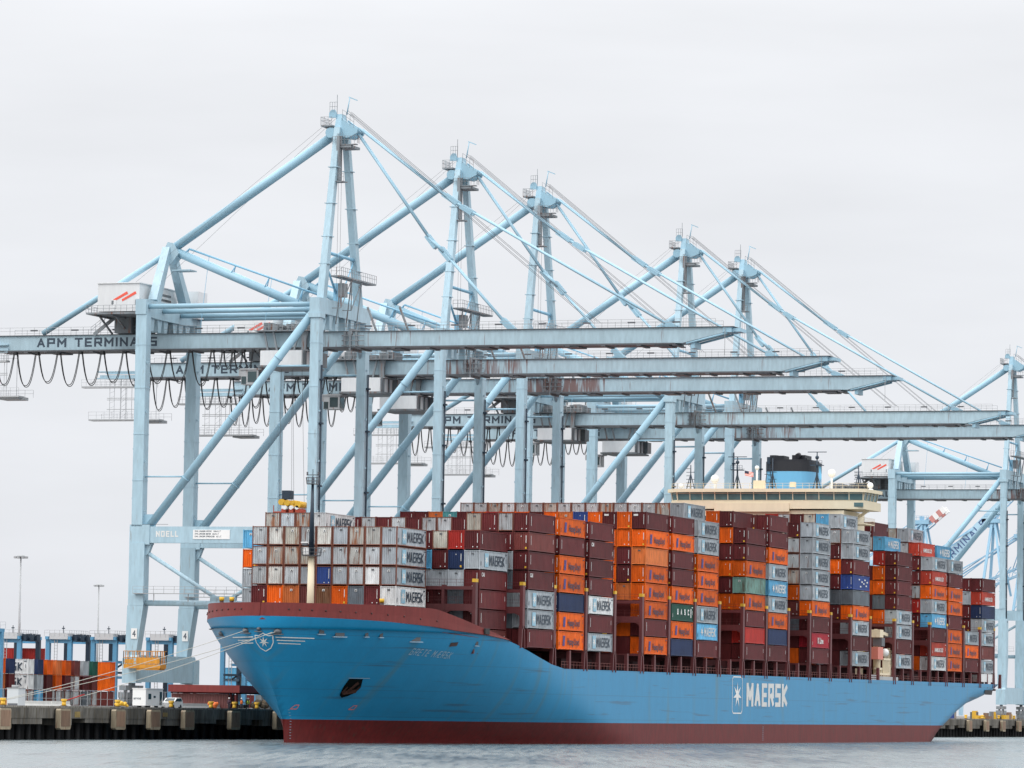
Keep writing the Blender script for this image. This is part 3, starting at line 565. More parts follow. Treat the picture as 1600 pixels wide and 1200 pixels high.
# ================================================================== container ship
XC, BM, XS = -236.7, 21.4, -215.22
def interp(v, xs, ys):
    if v <= xs[0]: return ys[0]
    for a, b, c, d in zip(xs, xs[1:], ys, ys[1:]):
        if v <= b: return c+(d-c)*(v-a)/(b-a)
    return ys[-1]
def stem(z): return interp(z, [-3, 0, 3.3, 5, 9, 14.3, 17.2], [581.6, 581.6, 581.0, 579.5, 576.5, 573.3, 572.6])
def hbr(Y, z):
    k = min(max(z/17.2, 0), 1.05); Lb = 95-37*k**.6; p = 1.4+1.0*k; q = 1+.8*k**1.5
    s = min(max((Y-stem(z))/Lb, 0), 1); b = BM*(1-(1-s)**p)**(1/q)
    if Y > 868:    # run aft: the side tucks under the counter
        zb = interp(Y, [868, 884, 899, 911, 923, 932, 936], [-6, -.4, 3.0, 5.4, 7.4, 9.3, 11.6]); h = min(interp(Y, [868, 884, 902, 936], [3.5, 4.5, 5.5, 5.5]), max(.3, (ztop(Y)-zb)*.85))
        u = min(max((z-zb)/h, 0), 1); b *= (1-(1-u)**3.2)**.4 if u > 0 else 0
    return b
def ztop(Y): return interp(Y, [572, 585, 595, 600, 610, 617, 622, 628, 635, 641, 929, 940], [17.7, 17.3, 16.8, 16.4, 15.9, 15.4, 14.6, 13.5, 12.2, 11.5, 12.2, 12.25])
def ztopr(Y): return interp(Y, [572, 585, 591, 595, 596.5, 599, 606.5, 618], [19.55, 19.6, 19.5, 19.4, 19.2, 18.7, 17.3, 15.35])
def hull_mat(name, col, rough):
    M = mat(name, col, rough, .04, fine=.05, spec=.5); t = M.node_tree; N = t.nodes.new; K = t.links.new
    b = next(n for n in t.nodes if n.type == 'BSDF_PRINCIPLED'); src = b.inputs['Base Color'].links[0].from_socket
    tc = N('ShaderNodeTexCoord')
    def nz(scl, loc, det=4):
        mp = N('ShaderNodeMapping'); mp.inputs['Scale'].default_value = scl; mp.inputs['Location'].default_value = loc; K(tc.outputs['Object'], mp.inputs[0])
        n = N('ShaderNodeTexNoise'); n.inputs['Scale'].default_value = 1; n.inputs['Detail'].default_value = det; K(mp.outputs[0], n.inputs[0]); return n.outputs[0]
    def rg(s, a, b_, c, d):
        m_ = N('ShaderNodeMapRange'); K(s, m_.inputs[0])
        for k_, v_ in zip(('From Min', 'From Max', 'To Min', 'To Max'), (a, b_, c, d)): m_.inputs[k_].default_value = v_
        return m_.outputs[0]
    a1 = rg(nz((0, .33, .035), (0, 0, 0)), .58, .73, 0, .45)           # green-brown run-off streaks
    x = N('ShaderNodeMixRGB'); K(a1, x.inputs[0]); K(src, x.inputs[1]); x.inputs[2].default_value = (.10, .16, .13, 1)
    a2 = rg(nz((0, .05, 1.6), (0, 9, 3), 6), .60, .68, 0, .55)          # scuffs
    x2 = N('ShaderNodeMixRGB'); K(a2, x2.inputs[0]); K(x.outputs[0], x2.inputs[1]); x2.inputs[2].default_value = (.03, .07, .11, 1)
    s = N('ShaderNodeSeparateXYZ'); K(tc.outputs['Object'], s.inputs[0])   # plate seams
    wv = N('ShaderNodeMath'); wv.operation = 'PINGPONG'; K(s.outputs['Z'], wv.inputs[0]); wv.inputs[1].default_value = 1.9
    a3 = rg(wv.outputs[0], .0, .07, .40, 0); x3 = N('ShaderNodeMixRGB'); K(a3, x3.inputs[0]); K(x2.outputs[0], x3.inputs[1]); x3.inputs[2].default_value = (.02, .06, .10, 1)
    K(x3.outputs[0], b.inputs['Base Color']); return M
HULLB = hull_mat('hull_blue', (.004, .228, .445), .38); HULLR = mat('antifouling_red', (.15, .013, .012), .55, .12, fine=.28, spec=.35, rust=.25, rustcol=(.06, .035, .025))
ship = thing('container_ship', 'huge light blue container ship with red boot topping, moored along the quay', 'ship', (0, 0, 0))
hm = MB(); st = [572.0+i*.5 for i in range(24)]+[584+i*1.5 for i in range(30)]+[630+i*6 for i in range(40)]+[870+i*2.2 for i in range(31)]
st = [y for y in st if y <= 936]+[936]; nL = 22
def level(Y, j):    # z levels: 0..4 under the boot line, rest up to the sheer
    return [-2.5, -.9, .7, 2.0, 3.3][j] if j < 5 else 3.3+(ztop(Y)-3.3)*((j-4)/(nL-5))
verts = {}
def hv(i, j, sgn):
    Y = st[i]; z = level(Y, j); Yq = max(Y, stem(z)); z = level(Yq, j) if Yq != Y else z
    return (XC+sgn*hbr(Yq, z), Yq, z)
for sgn in (1, -1):
    for i in range(len(st)-1):
        for j in range(nL-1):
            q = [hv(i, j, sgn), hv(i+1, j, sgn), hv(i+1, j+1, sgn), hv(i, j+1, sgn)]
            if (Vector(q[0])-Vector(q[1])).length < 1e-5 and (Vector(q[2])-Vector(q[3])).length < 1e-5: continue
            if all(abs(p[0]-XC) < 1e-4 for p in q): continue
            hm.cur = 1 if j < 4 else 0; hm.add(q if sgn > 0 else q[::-1], [(0, 1, 2, 3)], True)
hm.cur = 0
for j in range(nL-1):   # transom
    a = [hv(len(st)-1, j, s_) for s_ in (1, -1)]; b = [hv(len(st)-1, j+1, s_) for s_ in (1, -1)]; hm.add([a[0], a[1], b[1], b[0]], [(0, 1, 2, 3)])
me = hm.mesh('hull', [HULLB, HULLR]); bm = bmesh.new(); bm.from_mesh(me); bmesh.ops.remove_doubles(bm, verts=bm.verts, dist=.002); bmesh.ops.recalc_face_normals(bm, faces=bm.faces); bm.to_mesh(me); bm.free()
hull = link('hull', me, ship)
# red bulwark above the bow
hm = MB(); ys = [572.62+i*.4 for i in range(20)]+[581+i*1.2 for i in range(31)]+[618]
for sgn in (1, -1):
    for a, b in zip(ys, ys[1:]):
        def P(Y, z, inn=0): return (XC+sgn*max(hbr(Y, 17.2)-inn, 0), Y, z)
        for k_ in (0, 1):
            f0, f1 = (0, .45) if k_ == 0 else (.45, 1)
            z = lambda Y, f: ztop(Y)+.004+(ztopr(Y)-ztop(Y))*f
            inn0, inn1 = (.0, .06) if k_ == 0 else (.10, .12)
            hm.add([P(a, z(a, f0), inn0), P(b, z(b, f0), inn0), P(b, z(b, f1), inn1), P(a, z(a, f1), inn1)], [(0, 1, 2, 3)], True)
        hm.add([P(a, z(a, 1), .12), P(b, z(b, 1), .12), P(b, z(b, 1), .5), P(a, z(a, 1), .5)], [(0, 1, 2, 3)])
        hm.add([P(a, ztop(a)-.5, .5), P(b, ztop(b)-.5, .5), P(b, z(b, 1), .5), P(a, z(a, 1), .5)], [(0, 1, 2, 3)])
hm.build('bulwark', DECKR, ship)
# cross wall (breakwater) behind the foredeck, forecastle deck, main deck, coamings
hm = MB(); hm.box(XC-15, XC+15, 593.0, 593.3, 16.5, 19.5)
hm.build('breakwater', DECKR, ship)
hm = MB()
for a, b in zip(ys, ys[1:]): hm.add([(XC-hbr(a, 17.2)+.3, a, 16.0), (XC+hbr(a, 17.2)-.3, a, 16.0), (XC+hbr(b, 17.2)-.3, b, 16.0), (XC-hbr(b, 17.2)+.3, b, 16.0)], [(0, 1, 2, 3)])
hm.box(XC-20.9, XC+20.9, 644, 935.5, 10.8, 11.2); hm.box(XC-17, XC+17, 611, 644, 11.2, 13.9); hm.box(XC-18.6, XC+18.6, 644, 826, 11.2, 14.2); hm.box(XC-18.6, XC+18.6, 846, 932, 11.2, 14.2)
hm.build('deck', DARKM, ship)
# bulwark scuttles
hm = MB()
for Y in [573.6+i*i*.16+i*.6 for i in range(11)]:
    for sgn in (1, -1):
        z = ztop(Y)+1.0 if Y < 590 else ztop(Y)+.9
        x_ = XC+sgn*(hbr(Y, 17.2)-.02); hm.sphere((x_, Y, z), .13, 8)
hm.build('scuttle', DARKFR, ship)
# bow emblem + side stripes (wrapped on the flare)
def on_hull(Y, z, off=.04, sgn=1): return (XC+sgn*(hbr(max(Y, stem(z)+.001), z)+off), max(Y, stem(z)+.001), z)
_ym = {}
def halfw_point(d, z, off=.05):   # point on the bow surface a lateral distance d (signed) from the stem
    lo, hi = stem(z), stem(z)+12
    for _ in range(30):
        mid = (lo+hi)/2
        if hbr(mid, z) < abs(d): lo = mid
        else: hi = mid
    return (XC+d, lo-off, z)
def ribbon(mb, pts, wd, fn, close=False):
    P = pts+[pts[0]] if close else pts
    for (a, b) in zip(P, P[1:]):
        L = math.hypot(b[0]-a[0], b[1]-a[1]); n = max(1, int(L/.35)); nx, ny = -(b[1]-a[1])/L*wd/2, (b[0]-a[0])/L*wd/2
        for i in range(n):
            u0 = (a[0]+(b[0]-a[0])*i/n, a[1]+(b[1]-a[1])*i/n); u1 = (a[0]+(b[0]-a[0])*(i+1)/n, a[1]+(b[1]-a[1])*(i+1)/n)
            mb.add([fn(u0[0]+nx, u0[1]+ny), fn(u1[0]+nx, u1[1]+ny), fn(u1[0]-nx, u1[1]-ny), fn(u0[0]-nx, u0[1]-ny)], [(0, 1, 2, 3)])
em = MB(); ribbon(em, [(-1.35, 14.95), (-.7, 14.9), (0, 15.25), (.7, 14.9), (1.35, 14.95), (1.3, 14.0), (.8, 13.2), (0, 12.75), (-.8, 13.2), (-1.3, 14.0)], .12, halfw_point, True)
sp7 = star(0, 14.05, .78, .26)
for i in range(14): a, b = sp7[i], sp7[(i+1) % 14]; em.add([halfw_point(0, 14.05, .09), halfw_point(*a, .09), halfw_point(*b, .09)], [(0, 1, 2)])
for k_, (x0, x1) in enumerate(((1.7, 6.2), (1.8, 5.1), (1.85, 4.5))):
    for s_ in (1, -1): ribbon(em, [(s_*x0, 14.72-k_*.42), (s_*x1, 14.66-k_*.42)], .13, halfw_point)
em.build('bow_emblem', LETW, ship)
lt = MB(); put_letters(lt, letters('GRETE MÆRSK', .95, 9.4, .13, .30, .18), lambda u, v, l: on_hull(593.3+u, 12.75-u*.045+v, .05+.004*l)); lt.build('name_lettering', LETP, ship)
lt = MB(); put_letters(lt, letters('MAERSK', 4.1, 26.3, 1.25, .13, tv=.78), lambda u, v, l: (XC+BM+.03+.004*l, 741.6+u, 6.35+v+u*.002)); lt.build('lettering', LETW, ship)
lt = MB(); ribbon(lt, [(732.9, 5.6), (733.5, 5.15), (738.4, 5.15), (739.0, 5.6), (739.0, 11.0), (738.4, 11.4), (733.5, 11.4), (732.9, 11.0)], .2, lambda u, v: (XC+BM+.03, u, v), True)
s7 = star(736, 8.3, 2.25, .75, sx=1.15)
for i in range(14): a, b = s7[i], s7[(i+1) % 14]; lt.add([(XC+BM+.04, 736, 8.3), (XC+BM+.04, *a), (XC+BM+.04, *b)], [(0, 1, 2)])
lt.build('star_emblem', LETW, ship)
# chocks along the flare, anchor pocket and anchor, draught and thruster marks
for (d, z, w_) in ((-9.2, 15.25, 1.3), (-2.9, 15.63, 1.3), (-.6, 15.85, .9), (2.0, 15.5, 1.5)):
    c = MB(); p = Vector(halfw_point(d, z, .05)); c.sphere(p+Vector((0, .1, 0)), .42*w_, 10, .7); c.box(p.x-.6*w_, p.x+.6*w_, p.y-.3, p.y+.15, z-.45, z-.3); c.build('mooring_chock', DSTEEL, ship)
for (Y, z, L_) in ((577.2, 15.62, .8), (583.4, 15.42, .5), (585.8, 15.4, .5), (579.6, 15.33, 1.5), (592.7, 14.95, 1.5), (607.7, 14.7, .5)):
    c = MB(); p = Vector(on_hull(Y, z)); n_ = Vector((.75, -.6, -.2)).normalized(); c.cur = 0
    c.beam(p-Vector((.5, .65, 0))*L_*.6, p+Vector((.5, .65, 0))*L_*.6, .55, .16); c.cur = 1; q = Vector((0, 0, -.38)); c.beam(p+q-Vector((.5, .65, 0))*L_*.9, p+q+Vector((.5, .65, 0))*L_*.9, .12, .4)
    c.build('mooring_chock', [DSTEEL, LETP], ship)
ap = MB(); ap.cur = 0
pk = [(586.6, 9.15), (588.9, 9.15), (589.9, 7.95), (589.8, 7.2), (589.0, 6.7), (588.2, 6.45), (587.5, 6.8), (586.9, 7.9)]
for i in range(len(pk)):
    a, b = pk[i], pk[(i+1) % len(pk)]; ap.add([on_hull(588.2, 7.9, .05), on_hull(*a, .05), on_hull(*b, .05)], [(0, 1, 2)])
ap.cur = 1; ribbon(ap, [(586.3, 9.25), (589.9, 9.28)], .09, lambda u, v: on_hull(u, v, .12)); ap.build('anchor_pocket', [mat('pocket_black', (.004, .006, .006), .95, .1, spec=.05), LETP], ship)
an = MB(); p1, p2 = Vector(on_hull(588.6, 8.6, .2)), Vector(on_hull(588.0, 7.3, .3)); an.beam(p1, p2, .3, .3); q = Vector(on_hull(587.3, 7.1, .35)); q2 = Vector(on_hull(589.2, 7.4, .35)); an.beam(q, q2, .5, .3); an.beam(q, Vector(on_hull(587.3, 8.0, .3)), .3, .25, .1, .1); an.beam(q2, Vector(on_hull(589.4, 8.1, .3)), .3, .25, .1, .1)
an.build('anchor', mat('rusty_iron', (.028, .014, .011), .9, .3, spec=.1), ship)
mk = MB()
for (Y, z) in ((581.9, 5.0), (591.9, 5.05)): ribbon(mk, [(Y-.7, z-.25), (Y+.3, z-.25), (Y+.3, z+.3), (Y-.3, z+.3)], .14, lambda u, v: on_hull(u, v, .05), True)
mk.build('thruster_mark', mat('pink_paint', (.6, .18, .18), .6, .05), ship)
mk = MB()
for i in range(11): z = .6+i*.4; ribbon(mk, [(stem(z)+1.1, z), (stem(z)+1.4, z)], .07, lambda u, v: on_hull(u, v, .05))
for k_ in range(8): z = .5+k_*.33; ribbon(mk, [(752, z), (752.5, z)], .09, lambda u, v: on_hull(u, v, .05)); 
mk.build('draught_mark', LETP, ship)
mk = MB(); ribbon(mk, [(600.9, 14.35), (602.7, 14.5)], .55, lambda u, v: on_hull(u, v, .06)); mk.build('warning_stripe', DARKFR, ship)
mk = MB(); mk.add([(XC+BM+.05, *p) for p in ((923, 9.9), (929.5, 9.9), (930.3, 10.9), (923, 10.9))], [(0, 1, 2, 3)]); mk.build('stern_fairlead', BLACK, ship)
mk = MB(); x_ = XC+hbr(610, 17.2)+.01; mk.box(x_-.2, x_+.05, 608.4, 610.2, 16.1, 16.9); mk.build('side_door', BLACK, ship)
# foremast
fm = MB(); fm.tube((XC, 590.6, 15.9), (XC, 590.6, 26.6), .58, 16, r2=.44); fo = fm.build('foremast', CREAM, ship)
fm = MB(); fm.tube((XC, 590.6, 26.65), (XC, 590.6, 38.0), .44, 14, r2=.17); fm.tube((XC, 590.6, 38), (XC, 590.6, 39.2), .06, 6); fm.build('upper_mast', NAVYS, fo)
fm = MB()
for zc, rr, hh in ((26.7, 1.35, 1.1), (37.0, .85, 1.0)):
    fm = MB(); fm.tube((XC, 590.6, zc), (XC, 590.6, zc+.1), rr, 14)
    for i in range(14): a = i*math.tau/14; fm.tube((XC+rr*math.cos(a), 590.6+rr*math.sin(a), zc), (XC+rr*1.15*math.cos(a), 590.6+rr*1.15*math.sin(a), zc+hh), .04, 4); b_ = a+math.tau/14; [fm.tube((XC+rr*1.1*math.cos(a), 590.6+rr*1.1*math.sin(a), zc+hh*f), (XC+rr*1.1*math.cos(b_), 590.6+rr*1.1*math.sin(b_), zc+hh*f), .035, 4) for f in (.5, 1)]
    fm.build('lookout_basket', DSTEEL, fo)
fm = MB(); fm.box(XC-.9, XC+.9, 590.5, 590.7, 38.3, 38.42); fm.box(XC-.95, XC-.75, 590.5, 590.7, 38.3, 38.8); fm.box(XC+.75, XC+.95, 590.5, 590.7, 38.3, 38.8); fm.box(XC-1.0, XC-.3, 589.4, 590.0, 28.2, 28.5)
fm.build('yardarm', DSTEEL, fo)
fm = MB(); fm.box(XC-.8, XC-.15, 589.5, 590.0, 26.9, 27.9); fm.box(XC-1.2, XC-.2, 589.5, 589.9, 28.55, 28.7); fm.build('floodlight', WHITE, fo)
# capped vents on the foredeck
for dx_, Y in ((-14.4, 592), (-12.9, 592.2), (9.6, 594.2)):
    v = MB(); v.cur = 0; v.tube((XC+dx_, Y, 17), (XC+dx_, Y, 20.2), .3, 10); v.cur = 1; v.tube((XC+dx_, Y, 20.2), (XC+dx_, Y, 20.75), .36, 10); v.build('deck_vent', [DARKFR, YEL], ship)

# bays
BAYS = {-3: 595.08, -2: 609.61, -1: 624.15}
def bayY(k): return 638.68+14.533*k
TH = 2.887; ZB = 14.4
# lashing bridges: portal frames across the ship between bays
def lashing(Yc, x_half, top, zdeck, leftcut=0):
    xl = 13.5 if leftcut else x_half-.3; b = MB(); n = int(round(2*x_half/5.02)); 
    for i in range(n+1):
        x_ = XC+x_half-i*5.02; e_ = i in (0, n)
        if leftcut and i >= n-1: continue
        b.box(x_-(.45 if e_ else .22), x_+(.05 if e_ else .22), Yc-.5, Yc+.5, zdeck+2.8, top-(0 if e_ else .4)-(leftcut if i == n else 0))
        b.hexa([(x_-.5, Yc-.95, zdeck), (x_+.05, Yc-.95, zdeck), (x_+.05, Yc-.6, zdeck), (x_-.5, Yc-.6, zdeck)], [(x_-.5, Yc-.6, zdeck+3.3), (x_+.05, Yc-.6, zdeck+3.3), (x_+.05, Yc-.2, zdeck+3.3), (x_-.5, Yc-.2, zdeck+3.3)])
        b.hexa([(x_-.5, Yc+.6, zdeck), (x_+.05, Yc+.6, zdeck), (x_+.05, Yc+.95, zdeck), (x_-.5, Yc+.95, zdeck)], [(x_-.5, Yc+.2, zdeck+3.3), (x_+.05, Yc+.2, zdeck+3.3), (x_+.05, Yc+.6, zdeck+3.3), (x_-.5, Yc+.6, zdeck+3.3)])
    for z, h_ in ((ZB-.3, .35), (ZB+TH*1.75, 1.0), (top-1.1, .5)):
        b.box(XC-xl, XC+x_half-.3, Yc-.46, Yc+.46, z, z+h_)
    for i in range(n):   # arched knees under the deck beam
        xa, xb_ = XC+x_half-i*5.02-.25, XC+x_half-(i+1)*5.02+.25
        for x0, s_ in ((xa, -1), (xb_, 1)): b.prism([(x0, ZB+TH*1.75), (x0+s_*1.0, ZB+TH*1.75), (x0+s_*.35, ZB+TH*1.75-.3), (x0, ZB+TH*1.75-1.0)], 1, Yc-.42, Yc+.42)
    for z in (ZB+TH*1.75+1.0, top-.6): b.rail([(XC-xl, Yc-.45, z), (XC+x_half-.3, Yc-.45, z)], 1.0, 2.5, .03)
    o = b.build('lashing_bridge', LASH, ship)
    for s_ in (1, -1):
        if s_ > 0 or not leftcut: c = MB(); c.box(XC+s_*x_half-.5, XC+s_*x_half+.08, Yc-.55, Yc+.55, top, top+.5); c.build('yellow_cap', YEL, o)
    for i in (1,): c = MB(); c.box(XC+x_half-i*5.02-1.6, XC+x_half-i*5.02-.9, Yc-.6, Yc-.5, ZB+2.6, ZB+3.3); c.build('yellow_plate', YEL, o)
TOPL = ZB+3.2*TH
BL = [-1, 0, 1, 2, 3, 4, 5, 6, 7, 8, 9, 10, 11, 12, 13, 14.31, 15.3, 16.3, 17.27, 18.3, 19.34, 20.22]
for k in BL: lashing(bayY(k)-1.17, 21.45 if k > 0 else 21.2, TOPL, 11.3 if k > 0 else ztop(bayY(k)-1.2)-.1)
lashing(bayY(-2)-1.17, 18.9, ZB+3.2*TH, 13.2, 2.9)
# mid-bay stanchions, hatch side walls and deck rail along the side
for k in BL:
    for Y in (bayY(k)+6.1,):
        if Y < 640: continue
        for sg in (1, -1): s_ = MB(); s_.hexa([(XC+sg*21.1-.3, Y-.5, 11.3), (XC+sg*21.1+.3, Y-.5, 11.3), (XC+sg*21.1+.3, Y+.3, 11.3), (XC+sg*21.1-.3, Y+.3, 11.3)], [(XC+sg*21.1-.25, Y-.3, 14.35), (XC+sg*21.1+.25, Y-.3, 14.35), (XC+sg*21.1+.25, Y+.3, 14.35), (XC+sg*21.1-.25, Y+.3, 14.35)]); s_.build('stanchion', LASH, ship)
s_ = MB(); s_.rail([(XC+21.2, 641, 11.6), (XC+21.2, 930, 12.15)], 1.0, 1.5, .025); s_.build('railing', mat('maroon_rail', (.25, .08, .07), .5, .1), ship)
for Y in range(645, 930, 6):
    r_ = random.random(); s_ = MB(); s_.box(XC+18.7, XC+19.2+r_*.6, Y+r_, Y+r_+2.0+r_, 11.25, 12.2+r_*1.4); s_.build('deck_fitting', mat('dark_fittings', (.03, .016, .017), .9, .3, spec=.1), ship)

# bridge house
hs = MB(); hs.box(XC-14.6, XC+15.4, 828.2, 844, 11.2, 44.6); hs.box(XC-10.5, XC+4.6, 827.4, 828.19, 44.3, 46.0)
house = hs.build('accommodation', CREAM, ship)
wd = MB()
for dx_ in (-13.5, -9.6, -5.7, -1.6, 2.6, 6.9, 10.7):
    for q in (0, .95):
        x_ = XC+dx_+q; wd.box(x_, x_+.5, 828.1, 828.19, 42.6, 43.5); wd.box(x_, x_+.5, 828.1, 828.19, 39.6, 40.5)
wd.build('porthole', GLASS, house)
wh = MB(); wh.prism([(XC-20.3, 830.6), (XC-18.5, 828.2), (XC-10.5, 827.6), (XC+10.5, 827.6), (XC+16.5, 828.0), (XC+19.2, 828.6), (XC+19.7, 837.5), (XC+19.7, 840), (XC-20.3, 840)], 2, 44.85, 46.45)
wh.prism([(XC-20.3, 830.9), (XC-18.5, 828.6), (XC-10.5, 828), (XC+10.5, 828), (XC+16.5, 828.4), (XC+19.0, 829.0), (XC+19.4, 838), (XC-20.3, 838)], 2, 46.45, 46.6)
wo_ = wh.build('bridge_wing', CREAM, house)
RF = [(XC-20.9, 830.2), (XC-18.9, 827.6), (XC-10.9, 827.0), (XC+10.9, 827.0), (XC+16.9, 827.4), (XC+19.9, 828.0), (XC+20.4, 838.5), (XC-20.9, 838.5)]
wh = MB(); wh.prism(RF, 2, 48.1, 48.75); wh.build('roof', CREAM, house)
GL = [(XC-20.1, 830.9), (XC-18.3, 828.5), (XC-10.5, 827.9), (XC+10.5, 827.9), (XC+16.4, 828.3), (XC+19.0, 828.9), (XC+19.3, 838)]
wg = MB(); wf = MB()
for (a, b) in zip(GL, GL[1:]):
    a3, b3 = Vector((*a, 0)), Vector((*b, 0)); L_ = (b3-a3).length; n_ = max(1, round(L_/2.5)); out = Vector(((b3-a3).y, -(b3-a3).x, 0)).normalized()
    wg.add([(*a, 46.6), (*b, 46.6), (b[0]+out.x*.25, b[1]+out.y*.25, 48.1), (a[0]+out.x*.25, a[1]+out.y*.25, 48.1)], [(0, 1, 2, 3)])
    for i in range(n_+1): p = a3.lerp(b3, i/n_); wf.beam(p+Vector((0, 0, 46.6))+out*.03, p+Vector((0, 0, 48.1))+out*.3, .16, .12)
    wf.beam(a3+Vector((0, 0, 47.85))+out*.28, b3+Vector((0, 0, 47.85))+out*.28, .08, .05)
wg.box(XC-20.2, XC-14.9, 829.9, 830.2, 45.2, 46.0); wg.box(XC+15.9, XC+19.2, 828.2, 828.5, 45.3, 46.1)
wg.build('bridge_window', mat('bridge_glass', (.06, .11, .115), .07, .35, scale=(.5, .5, .5)), house); wf.build('window_frame', CREAM, house)
wh = MB(); wh.beam((XC+19.2, 833, 44.9), (XC+15.2, 833, 42.2), .5); wh.beam((XC-19.8, 833, 44.9), (XC-14.6, 833, 42.2), .5); wh.box(XC+15.41, XC+19, 830, 838, 42.0, 42.2); wh.rail([(XC+15.5, 830, 42.2), (XC+19, 830, 42.2), (XC+19, 838, 42.2)], 1.1, .8); wh.build('wing_brace', CREAM, house)
wh = MB(); wh.rail([(XC-20, 830, 48.75), (XC-18.4, 828.4, 48.75), (XC+16.5, 828, 48.75), (XC+19.8, 829, 48.75)], 1.1, 1.3, .04); wh.box(XC-3.4, XC-1.2, 830, 831, 48.75, 50.5); wh.box(XC+4, XC+5, 830, 831, 49.2, 50.2); wh.build('roof_rail', CREAM, house)
for dx_, z1, typ in ((-8.4, 55.4, 0), (7.8, 56.3, 0), (-18.0, 53.9, 1), (1.2-2.4, 55.2, 1), (16.2, 53.7, 1)):
    mm = MB(); x_ = XC+dx_; Yp = 836-.01
    mm.tube((x_, Yp, 48.75), (x_, Yp, z1), .26 if typ == 0 else .16, 8, r2=.1)
    for s2 in (-1, 1): mm.tube((x_+s2*.9, Yp, 48.75), (x_, Yp, 52.2), .1, 6)
    if typ == 0:
        mm.box(x_-1.9, x_+1.9, Yp-.1, Yp+.1, z1, z1+.14); mm.box(x_-1.2, x_+1.2, Yp-.8, Yp+.8, z1-2.6, z1-2.45); mm.rail([(x_-1.2, Yp-.8, z1-2.45), (x_+1.2, Yp-.8, z1-2.45)], .8, .5); mm.sphere((x_, Yp, z1-1), .4, 8)
    else:
        for q in range(6): mm.box(x_-.9, x_+.1 if q % 2 else x_+.8, Yp-.05, Yp+.05, 49.6+q*.7, 49.7+q*.7)
    mm.build('radar_mast', NAVYS, ship)
for dx_, zc, r_, zb in ((-13.0, 51.1, .85, 48.75), (10.8, 52.2, .8, 48.75), (-4.4, 53.3, .45, 48.75), (-21.2+1.2, 49.7, .5, 48.75), (18.6, 49.8, .6, 48.75)):
    mm = MB(); mm.tube((XC+dx_, 836, zb), (XC+dx_, 836, zc), .22, 8); mm.tube((XC+dx_, 836, zb), (XC+dx_, 836, zb+.4), .9, 10, r2=.4); mm.sphere((XC+dx_, 836, zc), r_, 14); mm.build('radome', WHITE, ship)
fl = MB()
for i in range(7): fl.cur = i % 2; z = 52.75-i*.13; fl.add([(XC-6.9, 836, z), (XC-5.2, 836.3, z-.35), (XC-5.2, 836.3, z-.48), (XC-6.9, 836, z-.13)], [(0, 1, 2, 3)])
fl.cur = 2; fl.add([(XC-6.9, 835.98, 52.77), (XC-6.1, 836.1, 52.6), (XC-6.1, 836.1, 52.1), (XC-6.9, 835.98, 52.27)], [(0, 1, 2, 3)]); fl.cur = 3; fl.tube((XC-6.9, 836, 53.1), (XC-8.2, 836, 53.2), .03, 4)
fl.build('flag', [REDP, WHITE, LETN, DSTEEL], ship)
fl = MB(); fl.add([(XC+8.1, 836, 53.6), (XC+8.6, 836.2, 53.5), (XC+8.7, 836.2, 50.9), (XC+8.3, 836, 51.2)], [(0, 1, 2, 3)]); fl.build('pennant', FUNB, ship)
# funnel
def sup(cx, cy, a, b, n=36, p=3.0): return [(cx+a*math.copysign(abs(math.cos(t))**(2/p), math.cos(t)), cy+b*math.copysign(abs(math.sin(t))**(2/p), math.sin(t))) for t in [2*math.pi*i/n for i in range(n)]]
fn = MB(); cy = 859.0
fn.prism(sup(XC-3.3, cy, 5.15, 6.2), 2, 44, 53.6); fo = fn.build('funnel', FUNB, ship)
fn = MB(); fn.prism(sup(XC-3.3, cy, 5.18, 6.23), 2, 53.6, 55.6); fn.prism(sup(XC-3.3, cy, 4.7, 5.7), 2, 55.6, 56.0)
fn.box(XC-7.2, XC-4.6, cy-3, cy+1, 55.9, 56.9); fn.box(XC-2.9, XC-.2, cy-3, cy+2, 55.9, 57.0)
for dx_, w_, h_ in ((-3.6, 1.6, 1.2), (2.9, .9, .5)): fn.tube((XC-3.3+dx_, cy-2, 55.9), (XC-3.3+dx_, cy-2, 56.1+h_*.75), w_*.55, 14)
fn.tube((XC-1.4, cy-4.4, 56.7), (XC-1.4, cy-3.2, 57.0), .5, 12); fn.tube((XC-6, cy+2, 56), (XC-6, cy+2, 57.0), .7, 14); fn.build('funnel_top', FUNK, fo)
fn = MB()
for z in (49.5, 51.2, 52.9): fn.box(XC-7.6, XC-5.8, cy-6.45, cy-6.3, z, z+.1)
for s2 in (-1, 1): fn.beam((XC-6.7+s2*.9, cy-6.6, 49), (XC-6.7+s2*.15, cy-6.6, 55), .12)
fn.box(XC-7.0, XC-6.4, cy-6.9, cy-6.3, 55, 56.4); fn.build('ladder_mast', NAVYS, fo)
# deck crane and stores hatch in the gap abreast the bridge
dk = MB(); dk.cur = 0; dk.tube((XC+19.6, 838.6, 12), (XC+19.6, 838.6, 20.4), .7, 12); dk.beam((XC+19.6, 837.2, 21.6), (XC+19.9, 845.2, 20.9), .6, .5); dk.box(XC+18.8, XC+20.6, 837, 839.6, 20.3, 21.8); dk.beam((XC+19.6, 839.3, 17.4), (XC+20, 848, 18.3), .45, .4)
dk.cur = 1; dk.box(XC+18.9, XC+20.9, 834.4, 838.4, 16.0, 18.4); dk.cur = 2; dk.box(XC+19, XC+20.8, 837.6, 840, 18.6, 20.2); dk.cur = 3; dk.sphere((XC+20.6, 841.0, 17.4), .8, 12)
dk.build('deck_crane', [CREAM, mat('salmon_paint', (.62, .19, .14), .5, .06), DSTEEL, WHITE], ship)
dk = MB(); dk.box(XC+20.2, XC+20.8, 839.4, 846.2, 15.9, 16.3); dk.box(XC+20.2, XC+20.8, 834, 846.2, 13.0, 13.4)
